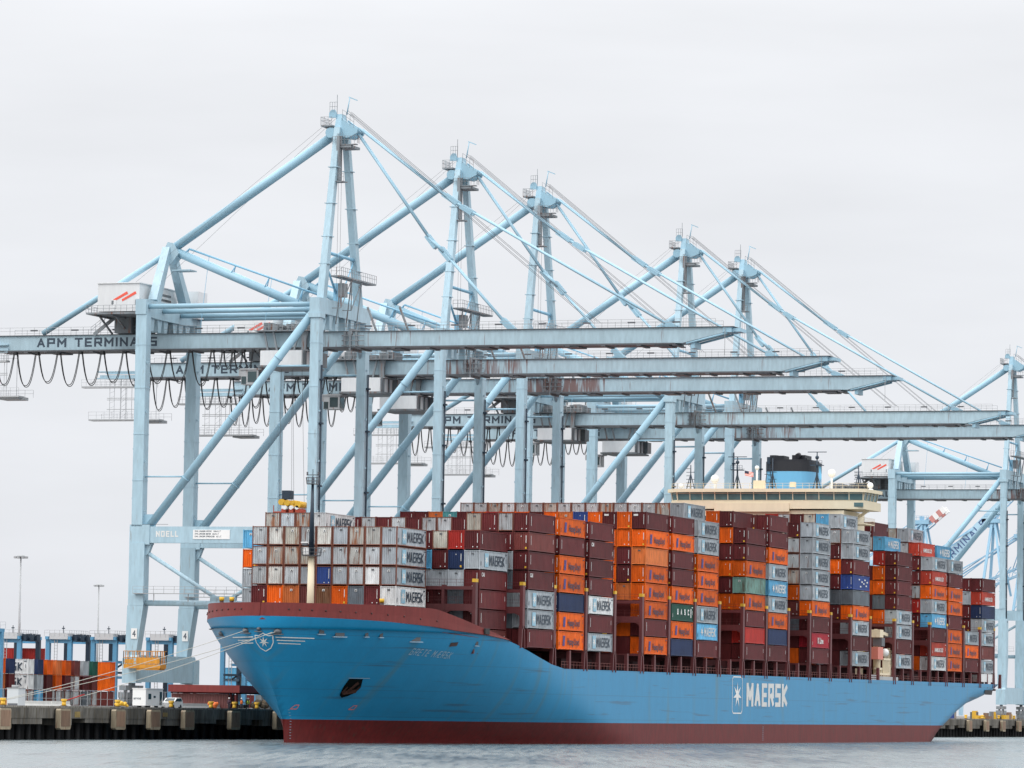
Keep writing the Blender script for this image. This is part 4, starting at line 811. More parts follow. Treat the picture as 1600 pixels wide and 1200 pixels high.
for Y in [839.4+i*.9 for i in range(8)]: dk.box(XC+20.5, XC+20.75, Y, Y+.35, 12.0, 16.0)
for Y in (834.4, 836, 837.6): dk.box(XC+20.5, XC+20.75, Y, Y+.4, 12, 14.2)
dk.box(XC+20.7, XC+20.8, 843.6, 845.4, 13.4, 14.8); dk.rail([(XC+20.5, 841, 16.3), (XC+20.5, 846, 16.3)], 1.6, 1.0, .07); dk.box(XC+20.2, XC+20.8, 834.4, 838.2, 14.0, 14.4); dk.build('ladder_cage', CREAM, ship)
dk = MB(); dk.box(XC+19.9, XC+21.3, 833.8, 848.8, 12.0, 12.7)
for Y in (828.3,): [dk.box(XC+19.9, XC+21.2, Y, Y+3.8, 11.9+i*.4, 12.15+i*.4) for i in range(3)]
dk.build('gangway_stowage', STEEL, ship)

# ================================================================== containers
CWD, CLN, CHT = 2.44, 12.19, 2.85
def corr_body(ht=CHT):
    m_ = MB(); x0, x1, y0, y1 = -CWD+.05, -.05, .05, CLN-.05; z0, z1 = .22, ht-.12; d = .05
    def wave(a, b, n, dep):     # trapezoid corrugation profile: list of (pos, inset)
        P = []; s = (b-a)/n
        for i in range(n): P += [(a+s*i, 0), (a+s*(i+.38), 0), (a+s*(i+.5), dep), (a+s*(i+.88), dep)]
        return P+[(b, 0)]
    for P, fn in ((wave(y0, y1, 22, d), lambda p, i, z: (x1-i, p, z)), (wave(y0, y1, 22, d), lambda p, i, z: (x0+i, p, z)),
                  (wave(x0, x1, 8, .08), lambda p, i, z: (p, y0+i, z)), (wave(x0, x1, 8, .08), lambda p, i, z: (p, y1-i, z))):
        vs = [fn(p, i, z) for (p, i) in P for z in (z0, z1)]; m_.add(vs, [(2*i, 2*i+2, 2*i+3, 2*i+1) for i in range(len(P)-1)])
    m_.add([(x0, y0, z1), (x1, y0, z1), (x1, y1, z1), (x0, y1, z1)], [(0, 1, 2, 3)]); m_.add([(x0, y0, z0), (x1, y0, z0), (x1, y1, z0), (x0, y1, z0)], [(0, 3, 2, 1)])
    return m_
def frame_body(ht=CHT):
    m_ = MB()
    for x_ in (-CWD, -.13):
        for y_ in (0, CLN-.13):
            m_.box(x_, x_+.13, y_, y_+.13, .12, ht-.12)
            for z in (0, ht-.12): m_.box(x_-.0, x_+.13, y_, y_+.16, z, z+.12)
    for x_ in (-CWD, -.08): m_.box(x_, x_+.08, .16, CLN-.16, .10, .23); m_.box(x_, x_+.08, .16, CLN-.16, ht-.14, ht-.05)
    for y_ in (0, CLN-.08): m_.box(-CWD+.13, -.13, y_, y_+.08, .12, .24); m_.box(-CWD+.13, -.13, y_, y_+.08, ht-.14, ht-.06)
    return m_
BODY = {}; FRAME = {}
bm0 = corr_body(); fm0 = frame_body()
def body_mesh(c):
    if c not in BODY: BODY[c] = bm0.mesh('container_box', CP[c])
    return BODY[c]
def fr_mesh(m_):
    if m_.name not in FRAME: FRAME[m_.name] = fm0.mesh('container_frame', m_)
    return FRAME[m_.name]
# logos on the +X side
def side(u, v, l=0): return (.012+.004*l, u, v)
LOGO = {}
def logo(key):
    if key in LOGO: return LOGO[key]
    m_ = MB()
    if key in ('G', 'W', 'B', 'O', 'U', 'K', 'S'):
        m_.cur = 1 if key == 'O' else 0; m_.box(.012, .02, 11.25, 11.85, 2.35, 2.5); m_.box(.012, .02, 11.6, 11.7, 1.2, 1.9); m_.box(.012, .02, .5, .62, .6, 1.2); m_.cur = 0
    if key in ('G', 'W', 'B'):
        if key != 'B': m_.cur = 1; m_.add([side(2.15, .45), side(3.75, .45), side(3.75, 2.45), side(2.15, 2.45)], [(0, 1, 2, 3)])
        m_.cur = 2; s7 = star(2.95, 1.45, .85, .30)
        for i in range(14): a, b = s7[i], s7[(i+1) % 14]; m_.add([side(2.95, 1.45, 2), side(*a, 2), side(*b, 2)], [(0, 1, 2)])
        m_.cur = 2 if key == 'B' else 0
        put_letters(m_, letters('MAERSK', 1.5, 6.7, .26, .15, tv=.24), lambda u, v, l: side(4.25+u, .70+v, l))
        LOGO[key] = m_.mesh('lettering', [LETTER, SKYB, LETW])
    elif key == 'O':
        for q in (0, .55): m_.add([side(2.1+q, .6), side(2.5+q, .6), side(2.7+q, 2.15), side(2.3+q, 2.15)], [(0, 1, 2, 3)])
        m_.add([side(2.3, 1.2, 1), side(3.1, 1.2, 1), side(3.15, 1.5, 1), side(2.35, 1.5, 1)], [(0, 1, 2, 3)]); m_.cur = 1
        vs, fs = font_mesh('Hapag-Lloyd', 1.45, .03, .80); m_.add([side(4.3+u, .82+v, 2) for u, v in vs], fs); LOGO[key] = m_.mesh('lettering', [mat('mark_blue', (.03, .045, .24), .5, .05), LETN])
    elif key == 'U':
        for i, ch in enumerate('UASC'): put_letters(m_, letters(ch, .95, .75, .26), lambda u, v, l, i=i: side(3.0+i*2.0+u, 1.1+v, l))
        m_.box(.012, .03, 10.6, 11.0, .7, 2.2); LOGO[key] = m_.mesh('lettering', LETW)
    elif key == 'K':
        vs, fs = font_mesh('K Line', 1.5, .05, 1.0); m_.add([side(4.0+u, .9+v, 2) for u, v in vs], fs); LOGO[key] = m_.mesh('lettering', LETW)
    elif key == 'S':
        vs, fs = font_mesh('HAMBURG SÜD', 1.1, .03, .95, .25); m_.add([side(2.2+u, .95+v, 2) for u, v in vs], fs); LOGO[key] = m_.mesh('lettering', LETW)
    elif key == 'L':
        for i, (u, v) in enumerate(((4, 1.9), (5, .6), (6, 1.5), (7.4, 1.2), (8.2, 1.9), (9.2, .8), (9.9, 1.5))): m_.box(.012, .02, u, u+.9, v, v+.28)
        LOGO[key] = m_.mesh('lettering', LETW)
    elif key == 'C':
        vs, fs = font_mesh('CAI', .8, .03, 1.0); m_.add([side(.8+u, 1.9+v, 2) for u, v in vs], fs); m_.box(.012, .02, 11.3, 11.42, .7, 1.4); LOGO[key] = m_.mesh('lettering', LETW)
    elif key in 'Mm':
        m_.box(.012, .02, .9, 1.02, .9, 2.3); m_.box(.012, .02, 11.2, 11.3, 1.4, 2.1); LOGO[key] = m_.mesh('marking', LETW)
    else: LOGO[key] = None
    return LOGO[key]
# small marks on the end facing the camera
ENDM = []
for kind in range(5):
    m_ = MB(); y_ = .03
    if kind == 0: m_.box(-.50, -.42, y_-.05, y_, 1.2, 2.3); m_.cur = 1; m_.box(-.62, -.36, y_-.05, y_, .3, .58); m_.cur = 0; m_.box(-1.3, -1.2, y_-.05, y_, 2.1, 2.25)
    if kind == 1: m_.box(-.46, -.40, y_-.05, y_, 1.0, 2.4); m_.box(-1.2, -1.08, y_-.05, y_, .35, .5); m_.box(-.5, -.38, y_-.05, y_, .35, .5)
    if kind == 2: m_.cur = 2; m_.box(-1.35, -.95, y_-.05, y_, 2.2, 2.42)
    if kind == 3: m_.cur = 0; m_.box(-1.38, -1.02, y_-.05, y_, 2.02, 2.32); m_.cur = 2; m_.box(-1.3, -1.1, y_-.056, y_-.05, 2.05, 2.25)
    if kind == 4: m_.box(-2.15, -1.4, y_-.05, y_, 2.15, 2.45); m_.box(-.46, -.40, y_-.05, y_, .8, 2.4)
    ENDM.append(m_.mesh('marking', [LETW, YEL, DSTEEL]))
CN = {'M': 'maroon', 'm': 'brownish maroon', 'O': 'bright orange', 'o': 'faded orange', 'G': 'grey', 'g': 'pale grey', 'd': 'dark grey', 'r': 'rust-streaked grey',
      'b': 'beige grey', 'W': 'white', 'w': 'stained white', 'B': 'sky blue', 'N': 'navy blue', 'L': 'royal blue', 'T': 'teal', 't': 'weathered green', 'U': 'dark green', 'R': 'red', 'K': 'crimson', 'S': 'vermilion', 'C': 'maroon', 'x': 'rust-brown'}
def container(c, x, y, z, label, cat_group, end=None, lg=True, rz=0, frame=None):
    t = thing('shipping_container', label, 'container', (x, y, z), rz, cat_group)
    link('box', body_mesh(c), t)
    fm = frame or (RUSTFR if c in 'rbgwx' else CP[c]); link('frame', fr_mesh(fm), t)
    if lg and logo(c): link('lettering', logo(c), t)
    if end is None: end = random.choice((0, 1, 1)) if c in 'MmCONLRSKU' else random.choice((2, 3, 2))
    if end >= 0: link('marking', ENDM[end], t)
    return t
TO = ['bottom', 'second', 'third', 'fourth', 'fifth', 'sixth', 'seventh', 'eighth', 'ninth', 'tenth']
OR = ['first', 'second', 'third', 'fourth', 'fifth', 'sixth', 'seventh', 'eighth', 'ninth', 'tenth', '11th', '12th', '13th', '14th', '15th', '16th', '17th', '18th', '19th', '20th', '21st', '22nd', '23rd']
GRP = 'containers stacked on the ship'
placed = {}
def stack(k, row, codes, top, bayn, zb=ZB, th=TH, lg=True):
    """codes listed from the top tier downwards; top = number of tiers under the top face"""
    Y = bayY(k); X = XS-2.51*row-.03
    for i, c in enumerate(codes):
        tier = top-1-i
        if c == '.' : continue
        assert (k, row, tier) not in placed, (k, row, tier)
        placed[(k, row, tier)] = 1
        where = 'outermost stack' if row == 0 else '%s stack inboard' % OR[row]
        lab = '%s container, %s tier up, %s, %s bay from the bow' % (CN[c], TO[tier], where, OR[bayn]) if row else \
              '%s container, %s tier up, outermost stack, %s bay from the bow' % (CN[c], TO[tier], OR[bayn])
        container(c, X+random.uniform(-.02, .02), Y+random.uniform(-.03, .03), zb+th*tier, lab, GRP, end=(4 if (c == 'M' and row in (0, 2, 5) and k in (3,) and i == 0) else None), lg=lg)
ZB2 = 14.0
# bow bay: nine stacks, four tiers
FB = ['GGGW', 'bggw', 'gdWM', 'rbgg', 'GgGO', 'wGLx', 'gbgm', 'brbo', 'gxwO', 'ggbM']
cols = [('G', 'G', 'G', 'W')]
tiers = [list('gwbgwGrwb'), list('GrrbGgwgb'), list('gwgGLGgWg'), list('MOomxOdMw')]
for j in range(9):
    row = 12-j
    for i in range(4):
        c = tiers[i][j]; tier = 3-i
        if row == 4: c = ('G', 'G', 'G', 'W')[i]
        nm = {'G': 'grey', 'W': 'white'}.get(c, CN[c])
        lab = '%s container, %s tier up, %s stack from the left in the bow bay' % (nm, TO[tier], OR[j])
        container(c, XS-10.04-2.51*(row-4), bayY(-3)+random.uniform(-.03, .03), 19.75+2.87*tier, lab, GRP, lg=(row == 4), frame=RUSTFR if i < 3 else None)
# second bay
stack(-2, 1, 'MGCMMm', 6, 1, ZB2, TH)
stack(-2, 2, 'RNGd', 6, 1, ZB2); stack(-2, 3, 'bMGM', 6, 1, ZB2); stack(-2, 4, 'MBGM', 6, 1, ZB2)
stack(-2, 15, 'BOGG', 6, 1, ZB2)
# third bay
stack(-1, 0, 'MmMCGGM', 7, 2); stack(-1, 1, 'gMGdG', 7, 2); stack(-1, 2, 'M', 7, 2); stack(-1, 3, 'b', 7, 2)
stack(-1, 13, 'W', 7, 2); stack(-1, 14, 'r', 7, 2); stack(-1, 15, 'g', 7, 2); stack(-1, 16, 'r', 7, 2)
stack(0, 0, 'OMOONOO', 7, 3)
for r_, c in zip(range(5, 14), 'gMggMgMgM'[0:9]): stack(0, r_, c, 7, 3, lg=False)
stack(1, 0, 'MCMMWMG', 7, 4); stack(1, 1, 'MM', 7, 4)
stack(3, 0, 'MOoOOOMO', 8, 6); stack(3, 1, 'OOMMo', 8, 6); stack(3, 2, 'MOOOO', 8, 6); stack(3, 3, 'OO', 8, 6)
for r_, c in zip(range(4, 17), 'LoOMOOROMToMM'): stack(3, r_, c, 8, 6)
stack(4, 0, 'MOMMOUON', 8, 7)
stack(5, 0, 'GGOOOGBM', 8, 8); stack(5, 1, 'Gg', 9, 8)
for r_ in range(2, 17): stack(5, r_, 'r' if r_ % 4 == 2 else 'g', 9, 8)
stack(7, 0, 'MMOtOMRM', 8, 10); stack(7, 1, 'MOMOMO', 9, 10); stack(7, 2, 'O', 9, 10)
stack(8, 0, 'MMOGBGONM', 9, 11); stack(8, 1, 'm', 9, 11); stack(8, 2, 'M', 9, 11)
stack(10, 0, 'GGGGGOMKM', 9, 13); stack(10, 1, 'MggrOm', 9, 13)
stack(12, 0, 'GGMLdOGMG', 9, 15); stack(12, 1, 'GgMOMdM', 10, 15)
for r_, c in zip(range(2, 7), 'BbMgR'): stack(12, r_, c, 10, 15)
stack(14.31, 0, 'MMMMGGMG', 8, 16); stack(14.31, 1, 'BROOdO', 9, 16); stack(14.31, 2, 'Mg', 10, 16)
stack(16.3, 0, 'GSOGBMSW', 8, 18); stack(16.3, 1, 'SMMgRM', 9, 18); stack(16.3, 2, 'Gg', 10, 18); stack(16.3, 3, 'b', 10, 18)
stack(17.27, 0, 'GMOOMOOO', 8, 19); stack(17.27, 1, 'B', 9, 19)
stack(18.3, 0, 'GOM', 3, 20)
stack(19.34, 0, 'MSNGGmG', 7, 21); stack(19.34, 1, 'MGMM', 7, 21)
# white tank box and cage on the stern
tk = MB(); tk.box(XC+19.3, XC+21.3, 920, 931, 12.6, 14.3); tk.build('stern_locker', WHITE, ship)
# inner cargo: the hundreds of boxes packed behind the ones in view
core = MB(); rc = random.Random(3)
def corecell(k, row, tier, zb=ZB):
    if (k, row, tier) in placed: return
    X, Y, z = XS-2.51*row-.03, bayY(k), zb+TH*tier
    core.cur = rc.choice((0, 0, 1, 0, 3, 0, 0)); core.box(X-2.42, X-.02, Y+.02, Y+12.17, z+.03, z+2.84)
for k, r0, tops in ((-2, 1, 5), (-1, 0, 6), (0, 0, 6), (1, 0, 6), (2, 3, 5), (3, 0, 7), (4, 0, 7), (5, 0, 7), (6, 2, 7), (7, 0, 8), (8, 0, 8), (9, 2, 7), (10, 0, 8), (11, 2, 7), (12, 0, 8), (14.31, 0, 7), (15.3, 2, 6), (16.3, 0, 7), (17.27, 0, 7), (18.3, 2, 6), (19.34, 0, 6)):
    for row in range(r0, 17 if k > -2 else 16):
        for tier in range(0, tops):
            if row == 0 and tier >= 3 and (k, 0, tier) not in placed: continue
            if k == 18.3 and row < 3 and tier > 2: continue
            if row <= 2 or tier >= tops-2 or row >= 15 or k in (-2, 19.34): corecell(k, row, tier, ZB2 if k == -2 else ZB)
tag(core.build('container_stacks', [CP['M'], CP['O'], CP['G'], CP['d']]), 'packed inner container stacks behind the outer ones on the ship', 'container stacks', kind='stuff')

# ================================================================== left yard: container rows, straddle carriers, masts, quay clutter
def yard_box(c, X, Y, tier, label, lg=False):
    # long axis across the quay: rotate so the lettered side faces the camera
    return container(c, X, Y, QZ+.01+tier*TH*.975, label, 'containers stacked in the yard', end=-1, lg=lg, rz=R_(90))
cols_ = [('O', 'o', 'd'), ('N', 'M', 'm'), None, ('W', 'W', 'g'), ('N', 'G', 'B'), ('O', 'M', 'm'), ('o', 'O', 'g'), ('O', 'M', 'g'), ('m', 'g', 'g'), ('G', 'M', 'd'), ('U', 'm', 'g'), None, ('O', 'O', 'm')]
Yk = 723.6
n_ = 0
for cc in cols_:
    if cc:
        n_ += 1
        for tr, c in zip((2, 1, 0), cc):
            # rotated 90 degrees: local +y -> -x, local +x(side) -> +y ; place so the end sits at X=-350
            t = yard_box(c, -350, Yk+2.44, tr, '%s container, %s tier, %s row from the left in the yard stack' % (CN[c], ('ground', 'middle', 'top')[tr], OR[n_-1]))
            if c in 'WO' and (c == 'W' or n_ == 12) and logo(c):
                o = link('lettering', logo(c), t); o.rotation_euler = (0, 0, math.pi); o.location = (-CWD, CLN, 0)
    Yk += 4.0
for X, Y, tr, c, lb in ((-378.2, 800, 3, 'R', 'red container on top of the yard stack at the left edge'), (-391, 800, 3, 'R', 'second red container at the left edge, left of its twin'),):
    for q in range(4): yard_box(c, X, Y+2.44, q, lb if q == 3 else '%s container under the %s, %s tier from the ground' % (CN[c], lb.split(' at ')[0].split(' on ')[0], TO[q]))
# containers glimpsed between the crane legs and the bow
xx = [(-351, 860, 'B'), (-349, 868, 'B'), (-347, 876, 'U'), (-343, 886, 'G'), (-341, 894, 'M'), (-339, 904, 'g'), (-337, 914, 'd')]
for i, (X, Y, c) in enumerate(xx):
    for q in range(3): yard_box(c if q else ('M', 'm')[i % 2], X, Y, q, '%s container, %s tier, %s far yard row between crane legs and bow' % (CN[c if q else ('M', 'm')[i % 2]], TO[q], OR[i]))

def straddle():
    t = thing('straddle_carrier', '', 'straddle carrier')
    for x_ in (0, 4.7):
        for y_ in (0, 8.5):
            l = MB(); l.box(x_, x_+.85, y_, y_+.8, 1.2, 12.9); l.box(x_-.1, x_+.95, y_-.9, y_+1.7, .75, 1.35); o = l.build('leg', STRB if y_ == 0 else NAVYS, t)  # rear legs in dark blue: their shade is painted in by material
            wv = MB()
            for q in (-.45, 1.25): wv.tube((x_+.1, y_+q, .62), (x_+.75, y_+q, .62), .6, 12)
            wv.build('wheel', BLACK, o)
    b = MB()
    for x_ in (0, 4.7): b.box(x_+.1, x_+.75, -.5, 9.8, 12.9, 13.5)
    for y_ in (.1, 8.6): b.box(.85, 4.7, y_, y_+.6, 12.2, 12.9)
    b.box(.9, 4.65, 3.5, 5.4, 8.4, 8.9); b.box(.2, .7, .8, 8.5, 5.4, 5.9); b.box(4.8, 5.3, .8, 8.5, 5.4, 5.9); b.build('top_frame', STRB, t)
    b = MB(); b.box(1.1, 5.0, -.6, 2.2, 12.95, 14.1); b.build('engine_house', mat('carrier_grey', (.50, .51, .52), .5, .04), t)
    b = MB()
    for i in range(22): a = random.uniform(4.9, 7.4); c_ = random.uniform(-.5, 5); b.box(a, a+random.uniform(.2, .7), c_, c_+random.uniform(.4, 1.2), 12.7, 13.0+random.uniform(0, 1.1))
    b.box(5.4, 7.4, .5, 5, 12.5, 12.65); b.tube((3.6, .4, 14.1), (3.6, .4, 15.6), .08, 5); b.box(3.3, 3.9, .3, .5, 15.0, 15.2); b.build('hoist_gear', NAVYS, t)
    b = MB(); b.rail([(0, -.6, 13.5), (5.4, -.6, 13.5), (5.4, 8, 13.5)], 1.2, 1.0, .04); b.box(2.0, 2.1, -.3, -.2, 1.5, 12.9); b.box(2.6, 2.7, -.3, -.2, 1.5, 12.9); [b.box(2.0, 2.7, -.3, -.2, z*.6+1.5, z*.6+1.56) for z in range(19)]; b.build('railing', STEEL, t)
    b = MB(); b.beam((.5, 4.5, 5.6), (5.3, 4.5, 8.6), .3); b.box(1.2, 4.4, -1, 10, 6.4, 6.8); b.build('spreader', NAVYS, t)
    return t
s0 = straddle()
SPOS = [(-383.2, 790, 0), (-372.3, 790, 0), (-362.6, 790, 0), (-350.8, 790, 0), (-344.5, 812, 0), (-337, 812, 0), (-329.6, 816, 0), (-342.4, 709.3, math.pi)]
SL = ['first blue straddle carrier from the left, behind the yard stack', 'second blue straddle carrier from the left, right of the tall light mast', 'third blue straddle carrier from the left, left of the nearest crane\'s legs',
      'blue straddle carrier seen between the two landside legs of the nearest crane', 'blue straddle carrier just right of the crane leg numbered 4, farther back', 'blue straddle carrier between crane leg and bow, above the maroon hatch cover',
      'blue straddle carrier half hidden by the bow flare', 'nearest blue straddle carrier, only one leg showing at the left edge']
for i, (X, Y, r) in enumerate(SPOS):
    o = s0 if i == 0 else dup(s0); o.location = (X, Y, QZ); o.rotation_euler.z = r; o['label'] = SL[i]; o['group'] = 'blue straddle carriers in the yard'
oc = container('o', -332.4, 817, 9.6, 'faded orange container carried high by a straddle carrier near the bow', 'containers stacked in the yard', end=-1, lg=False)
# light masts
def light_mast(X, Y, H, label):
    t = thing('light_mast', label, 'light mast', (X, Y, QZ), 0, 'tall yard light masts')
    b = MB(); b.tube((0, 0, 0), (0, 0, H), .38, 10, r2=.14); b.build('pole', STEEL, t)
    b = MB(); b.tube((0, 0, H-.5), (0, 0, H-.3), .4, 10, r2=.9); b.tube((0, 0, H-.3), (0, 0, H), .9, 12, r2=.8)
    for i in range(8): a = i*math.tau/8; b.box(1.2*math.cos(a)-.25, 1.2*math.cos(a)+.25, 1.2*math.sin(a)-.25, 1.2*math.sin(a)+.25, H-.6, H-.2)
    b.build('lamp_ring', STEEL, t); b = MB(); b.rail([(-.6, -.5, H*.35), (.6, -.5, H*.35)], 1.4, .4); b.tube((.3, -.3, H*.3), (.5, -.5, H*.55), .06, 5); b.build('ladder_cage', STEEL, t)
light_mast(-391.0, 817, 30.3, 'taller of the two light masts, at the far left'); light_mast(-501.7, 1097.5, 32.6, 'shorter looking light mast left of the nearest crane\'s legs')

# hatch cover lying on a pink container
hc = thing('hatch_cover', 'maroon hatch cover lying on stands on the quay left of the bow', 'hatch cover', (-275, 628, 0))
b = MB(); b.box(0, 11.9, 0, 12.2, 7.05, 8.15); b.build('plate', DECKR, hc)
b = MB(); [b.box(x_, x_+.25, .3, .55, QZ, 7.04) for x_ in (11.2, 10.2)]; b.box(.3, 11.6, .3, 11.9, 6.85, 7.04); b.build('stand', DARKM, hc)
pc = cmat('pink_maroon_steel', (.22, .085, .08)); CP['p'] = pc; CN['p'] = 'faded pink-maroon'
container('p', -265.4, 629.2+2.44, QZ+.01, 'faded pink-maroon container under the hatch cover on the quay', 'containers on the quay', end=-1, lg=False, rz=R_(90)).scale = (1, .78, .86)
# white site cabin, cabinet, van/car, barriers, people, clutter
t = thing('site_cabin', 'white boxy cabin trailer on the quay below the nearest crane', 'cabin', (-266.0, 594.6, QZ))
b = MB(); b.box(0, 2.1, 0, 6.2, .45, 2.9); b.build('body', WHITE, t)
b = MB(); b.box(-.08, 2.18, -.08, 6.28, 2.9, 3.0); b.build('roof', WHITE, t); b = MB(); b.box(2.11, 2.14, .9, 1.9, 1.4, 2.2); b.box(2.11, 2.14, 5.0, 5.8, .6, 2.5); b.box(2.11, 2.14, 2.8, 3.5, 1.6, 1.9); b.build('window', GLASS, t)
b = MB(); vs, fs = font_mesh('arvos', .55, .01); b.add([(.15+u, -.02, 1.35+v) for u, v in vs], fs); b.build('lettering', LETTER, t)
b = MB(); [b.tube((.25, y_, .35), (.6, y_, .35), .35, 10) for y_ in (1.5, 4.8)]; [b.tube((1.5, y_, .35), (1.85, y_, .35), .35, 10) for y_ in (1.5, 4.8)]; b.build('wheel', BLACK, t)
t = thing('equipment_cabinet', 'pale grey equipment cabinet on the quay between the two leftmost bollards', 'cabinet', (-264.6, 549.6, QZ+.01))
b = MB(); b.box(0, 1.7, 0, 2.2, .1, 2.5); b.build('body', mat('cabinet_grey', (.50, .53, .55), .5, .04), t); b = MB(); b.box(-.06, 1.76, -.06, 2.26, 2.5, 2.62); b.tube((.8, .8, 2.6), (.8, .8, 3.0), .5, 8); b.build('lid', STEEL, t); b = MB(); b.box(.1, 1.6, -.02, 0, .2, .5); b.build('vent', DSTEEL, t)
def car(X, Y, rz):
    t = thing('parked_car', 'white estate car parked on the quay beside the white cabin', 'car', (X, Y, QZ+.01), rz)
    prof = [(0, .35), (0, .95), (.15, 1.05), (1.25, 1.12), (2.0, 1.62), (3.7, 1.68), (4.25, 1.15), (4.35, .9), (4.35, .35)]
    b = MB(); b.prism(prof, 0, -.88, .88)
    o = b.build('body', WHITE, t); b = MB()
    for x_ in (-.895, .88): b.add([(x_, 1.45, 1.12), (x_, 2.1, 1.55), (x_, 3.6, 1.6), (x_, 4.0, 1.15)], [(0, 1, 2, 3)]); b.add([(x_+.015, 1.45, 1.12), (x_+.015, 2.1, 1.55), (x_+.015, 3.6, 1.6), (x_+.015, 4.0, 1.15)], [(0, 1, 2, 3)])
    b.add([(-.75, 1.24, 1.15), (.75, 1.24, 1.15), (.68, 1.94, 1.6), (-.68, 1.94, 1.6)], [(0, 1, 2, 3)]); b.build('window', GLASS, t)
    for x_ in (-.9, .66):
        for y_ in (.85, 3.5): w_ = MB(); w_.tube((x_, y_, .33), (x_+.24, y_, .33), .33, 14); w_.build('wheel', BLACK, t)
    for x_ in (-.7, .4): w_ = MB(); w_.box(x_, x_+.32, -.02, .0, .7, .85); w_.build('headlight', STEEL, t)
car(-263.6, 601.2, 0)
for i, (Y0_, L_, m_, lb) in enumerate(((549, 8, ORG, 'orange plastic barrier on the quay near the left edge'), (558, 9, BARR, 'pale concrete barrier right of the orange one on the quay'), (568, 6, BARR, 'pale concrete barrier in the middle of the quay\'s left part'), (603, 26, BARR, 'long pale concrete barrier along the quay behind the white car'))):
    b = MB(); X_ = -266-i*.3; b.prism([(X_-.4, QZ+.01), (X_+.4, QZ+.01), (X_+.15, QZ+.5), (X_+.12, QZ+.9), (X_-.12, QZ+.9), (X_-.15, QZ+.5)], 1, Y0_, Y0_+L_); tag(b.build('traffic_barrier', m_), lb, 'barrier', 'barriers on the quay')
fe = MB(); fe.rail([(-283, 545, QZ), (-283, 650, QZ)], 2.6, 2.4, .04, (1, .5, .1)); tag(fe.build('wire_fence', STEEL), 'thin wire mesh fence along the yard behind the quay', 'fence')
# bundle of yellow and brown clutter by the bow
for i, (X, Y, c_, s_, lb) in enumerate(((-262.3, 633.4, mat('brown_net', (.16, .12, .08), .9, .2), 1.0, 'heap of brown netting on the quay close to the bow'), (-262, 616.2, mat('hi_vis_orange', (.75, .16, .03), .7, .05), .7, 'orange tarpaulin bundle on the quay between bollards'), (-264.5, 587.5, YEL, .6, 'small yellow bin on the quay left of the white cabin'))):
    b = MB(); rr = random.Random(i)
    for q in range(9): b.sphere((X+rr.uniform(-.7, .7)*s_, Y+rr.uniform(-1.8, 1.8)*s_, QZ+.35+rr.uniform(0, .9)*s_), rr.uniform(.45, .75)*s_, 8, .8)
    tag(b.build('cargo_bundle', c_), lb, 'bundle')
def person(X, Y, rz, vest, lb, arm):
    t = thing('person', lb, 'person', (X, Y, QZ+.01), rz)
    me = bpy.data.meshes.new('body'); V = [(0, 0, .95), (0, 0, 1.2), (0, 0, 1.42), (0, -.01, 1.53), (0, -.02, 1.66), (0, -.01, 1.76), (.11, 0, .88), (.12, -.02, .5), (.12, .02, .1), (.12, -.12, .04), (-.11, 0, .88), (-.13, -.02, .5), (-.13, .03, .1), (-.13, -.11, .04),
         (.2, 0, 1.4), (.27, -.03, 1.12), (.26, -.2-arm, .95+arm), (-.2, 0, 1.4), (-.27, .02, 1.12), (-.27, -.1, .86)]
    E = [(0, 1), (1, 2), (2, 3), (3, 4), (4, 5), (0, 6), (6, 7), (7, 8), (8, 9), (0, 10), (10, 11), (11, 12), (12, 13), (2, 14), (14, 15), (15, 16), (2, 17), (17, 18), (18, 19)]
    Rr = [.15, .15, .16, .06, .105, .08, .1, .075, .05, .045, .1, .075, .05, .045, .075, .052, .04, .075, .052, .04]
    me.from_pydata(V, E, []); o = link('body', me, t); sk = o.modifiers.new('s', 'SKIN'); 
    for v_, r_ in zip(me.skin_vertices[0].data, Rr): v_.radius = (r_, r_*.85)
    me.skin_vertices[0].data[0].use_root = True; ss = o.modifiers.new('u', 'SUBSURF'); ss.levels = ss.render_levels = 1
    me.materials.append(mat('work_clothes', (.035, .04, .06), .8, .1))
    b = MB(); b.tube((0, 0, .92), (0, 0, 1.46), .2, 12, r2=.19); b.build('vest', vest, t)
    b = MB(); b.sphere((0, -.01, 1.76), .135, 12, .85); b.tube((0, -.03, 1.75), (0, -.03, 1.77), .16, 12); b.build('helmet', WHITE, t)
    b = MB(); b.sphere((0, -.05, 1.66), .092, 10, 1.15); b.sphere((0, -.145, 1.65), .02, 6); b.build('face', mat('skin', (.45, .26, .18), .6, .05), t)
    for x_ in (.26, -.27): b = MB(); b.sphere((x_, -.2-arm if x_ > 0 else -.1, .93+arm if x_ > 0 else .82), .045, 8, 1.2); b.build('hand', MATS['skin'], t)
person(-262.7, 628.0, .3, MATS['hi_vis_orange'], 'person in an orange safety vest standing on the quay by the bow', .1)
person(-262.9, 631.2, -1.0, mat('hi_vis_yellow', (.55, .70, .08), .7, .05), 'person in a yellow-green vest, left of the netting heap on the quay', 0)
person(-263.6, 632.2, 1.6, MATS['hi_vis_yellow'], 'person in a yellow-green vest standing closest to the bow on the quay', .2)
person(-263.2, 624.3, 0, mat('dark_jacket', (.06, .02, .04), .8, .1), 'person in a dark jacket on the quay, left of the orange-vested one', 0)
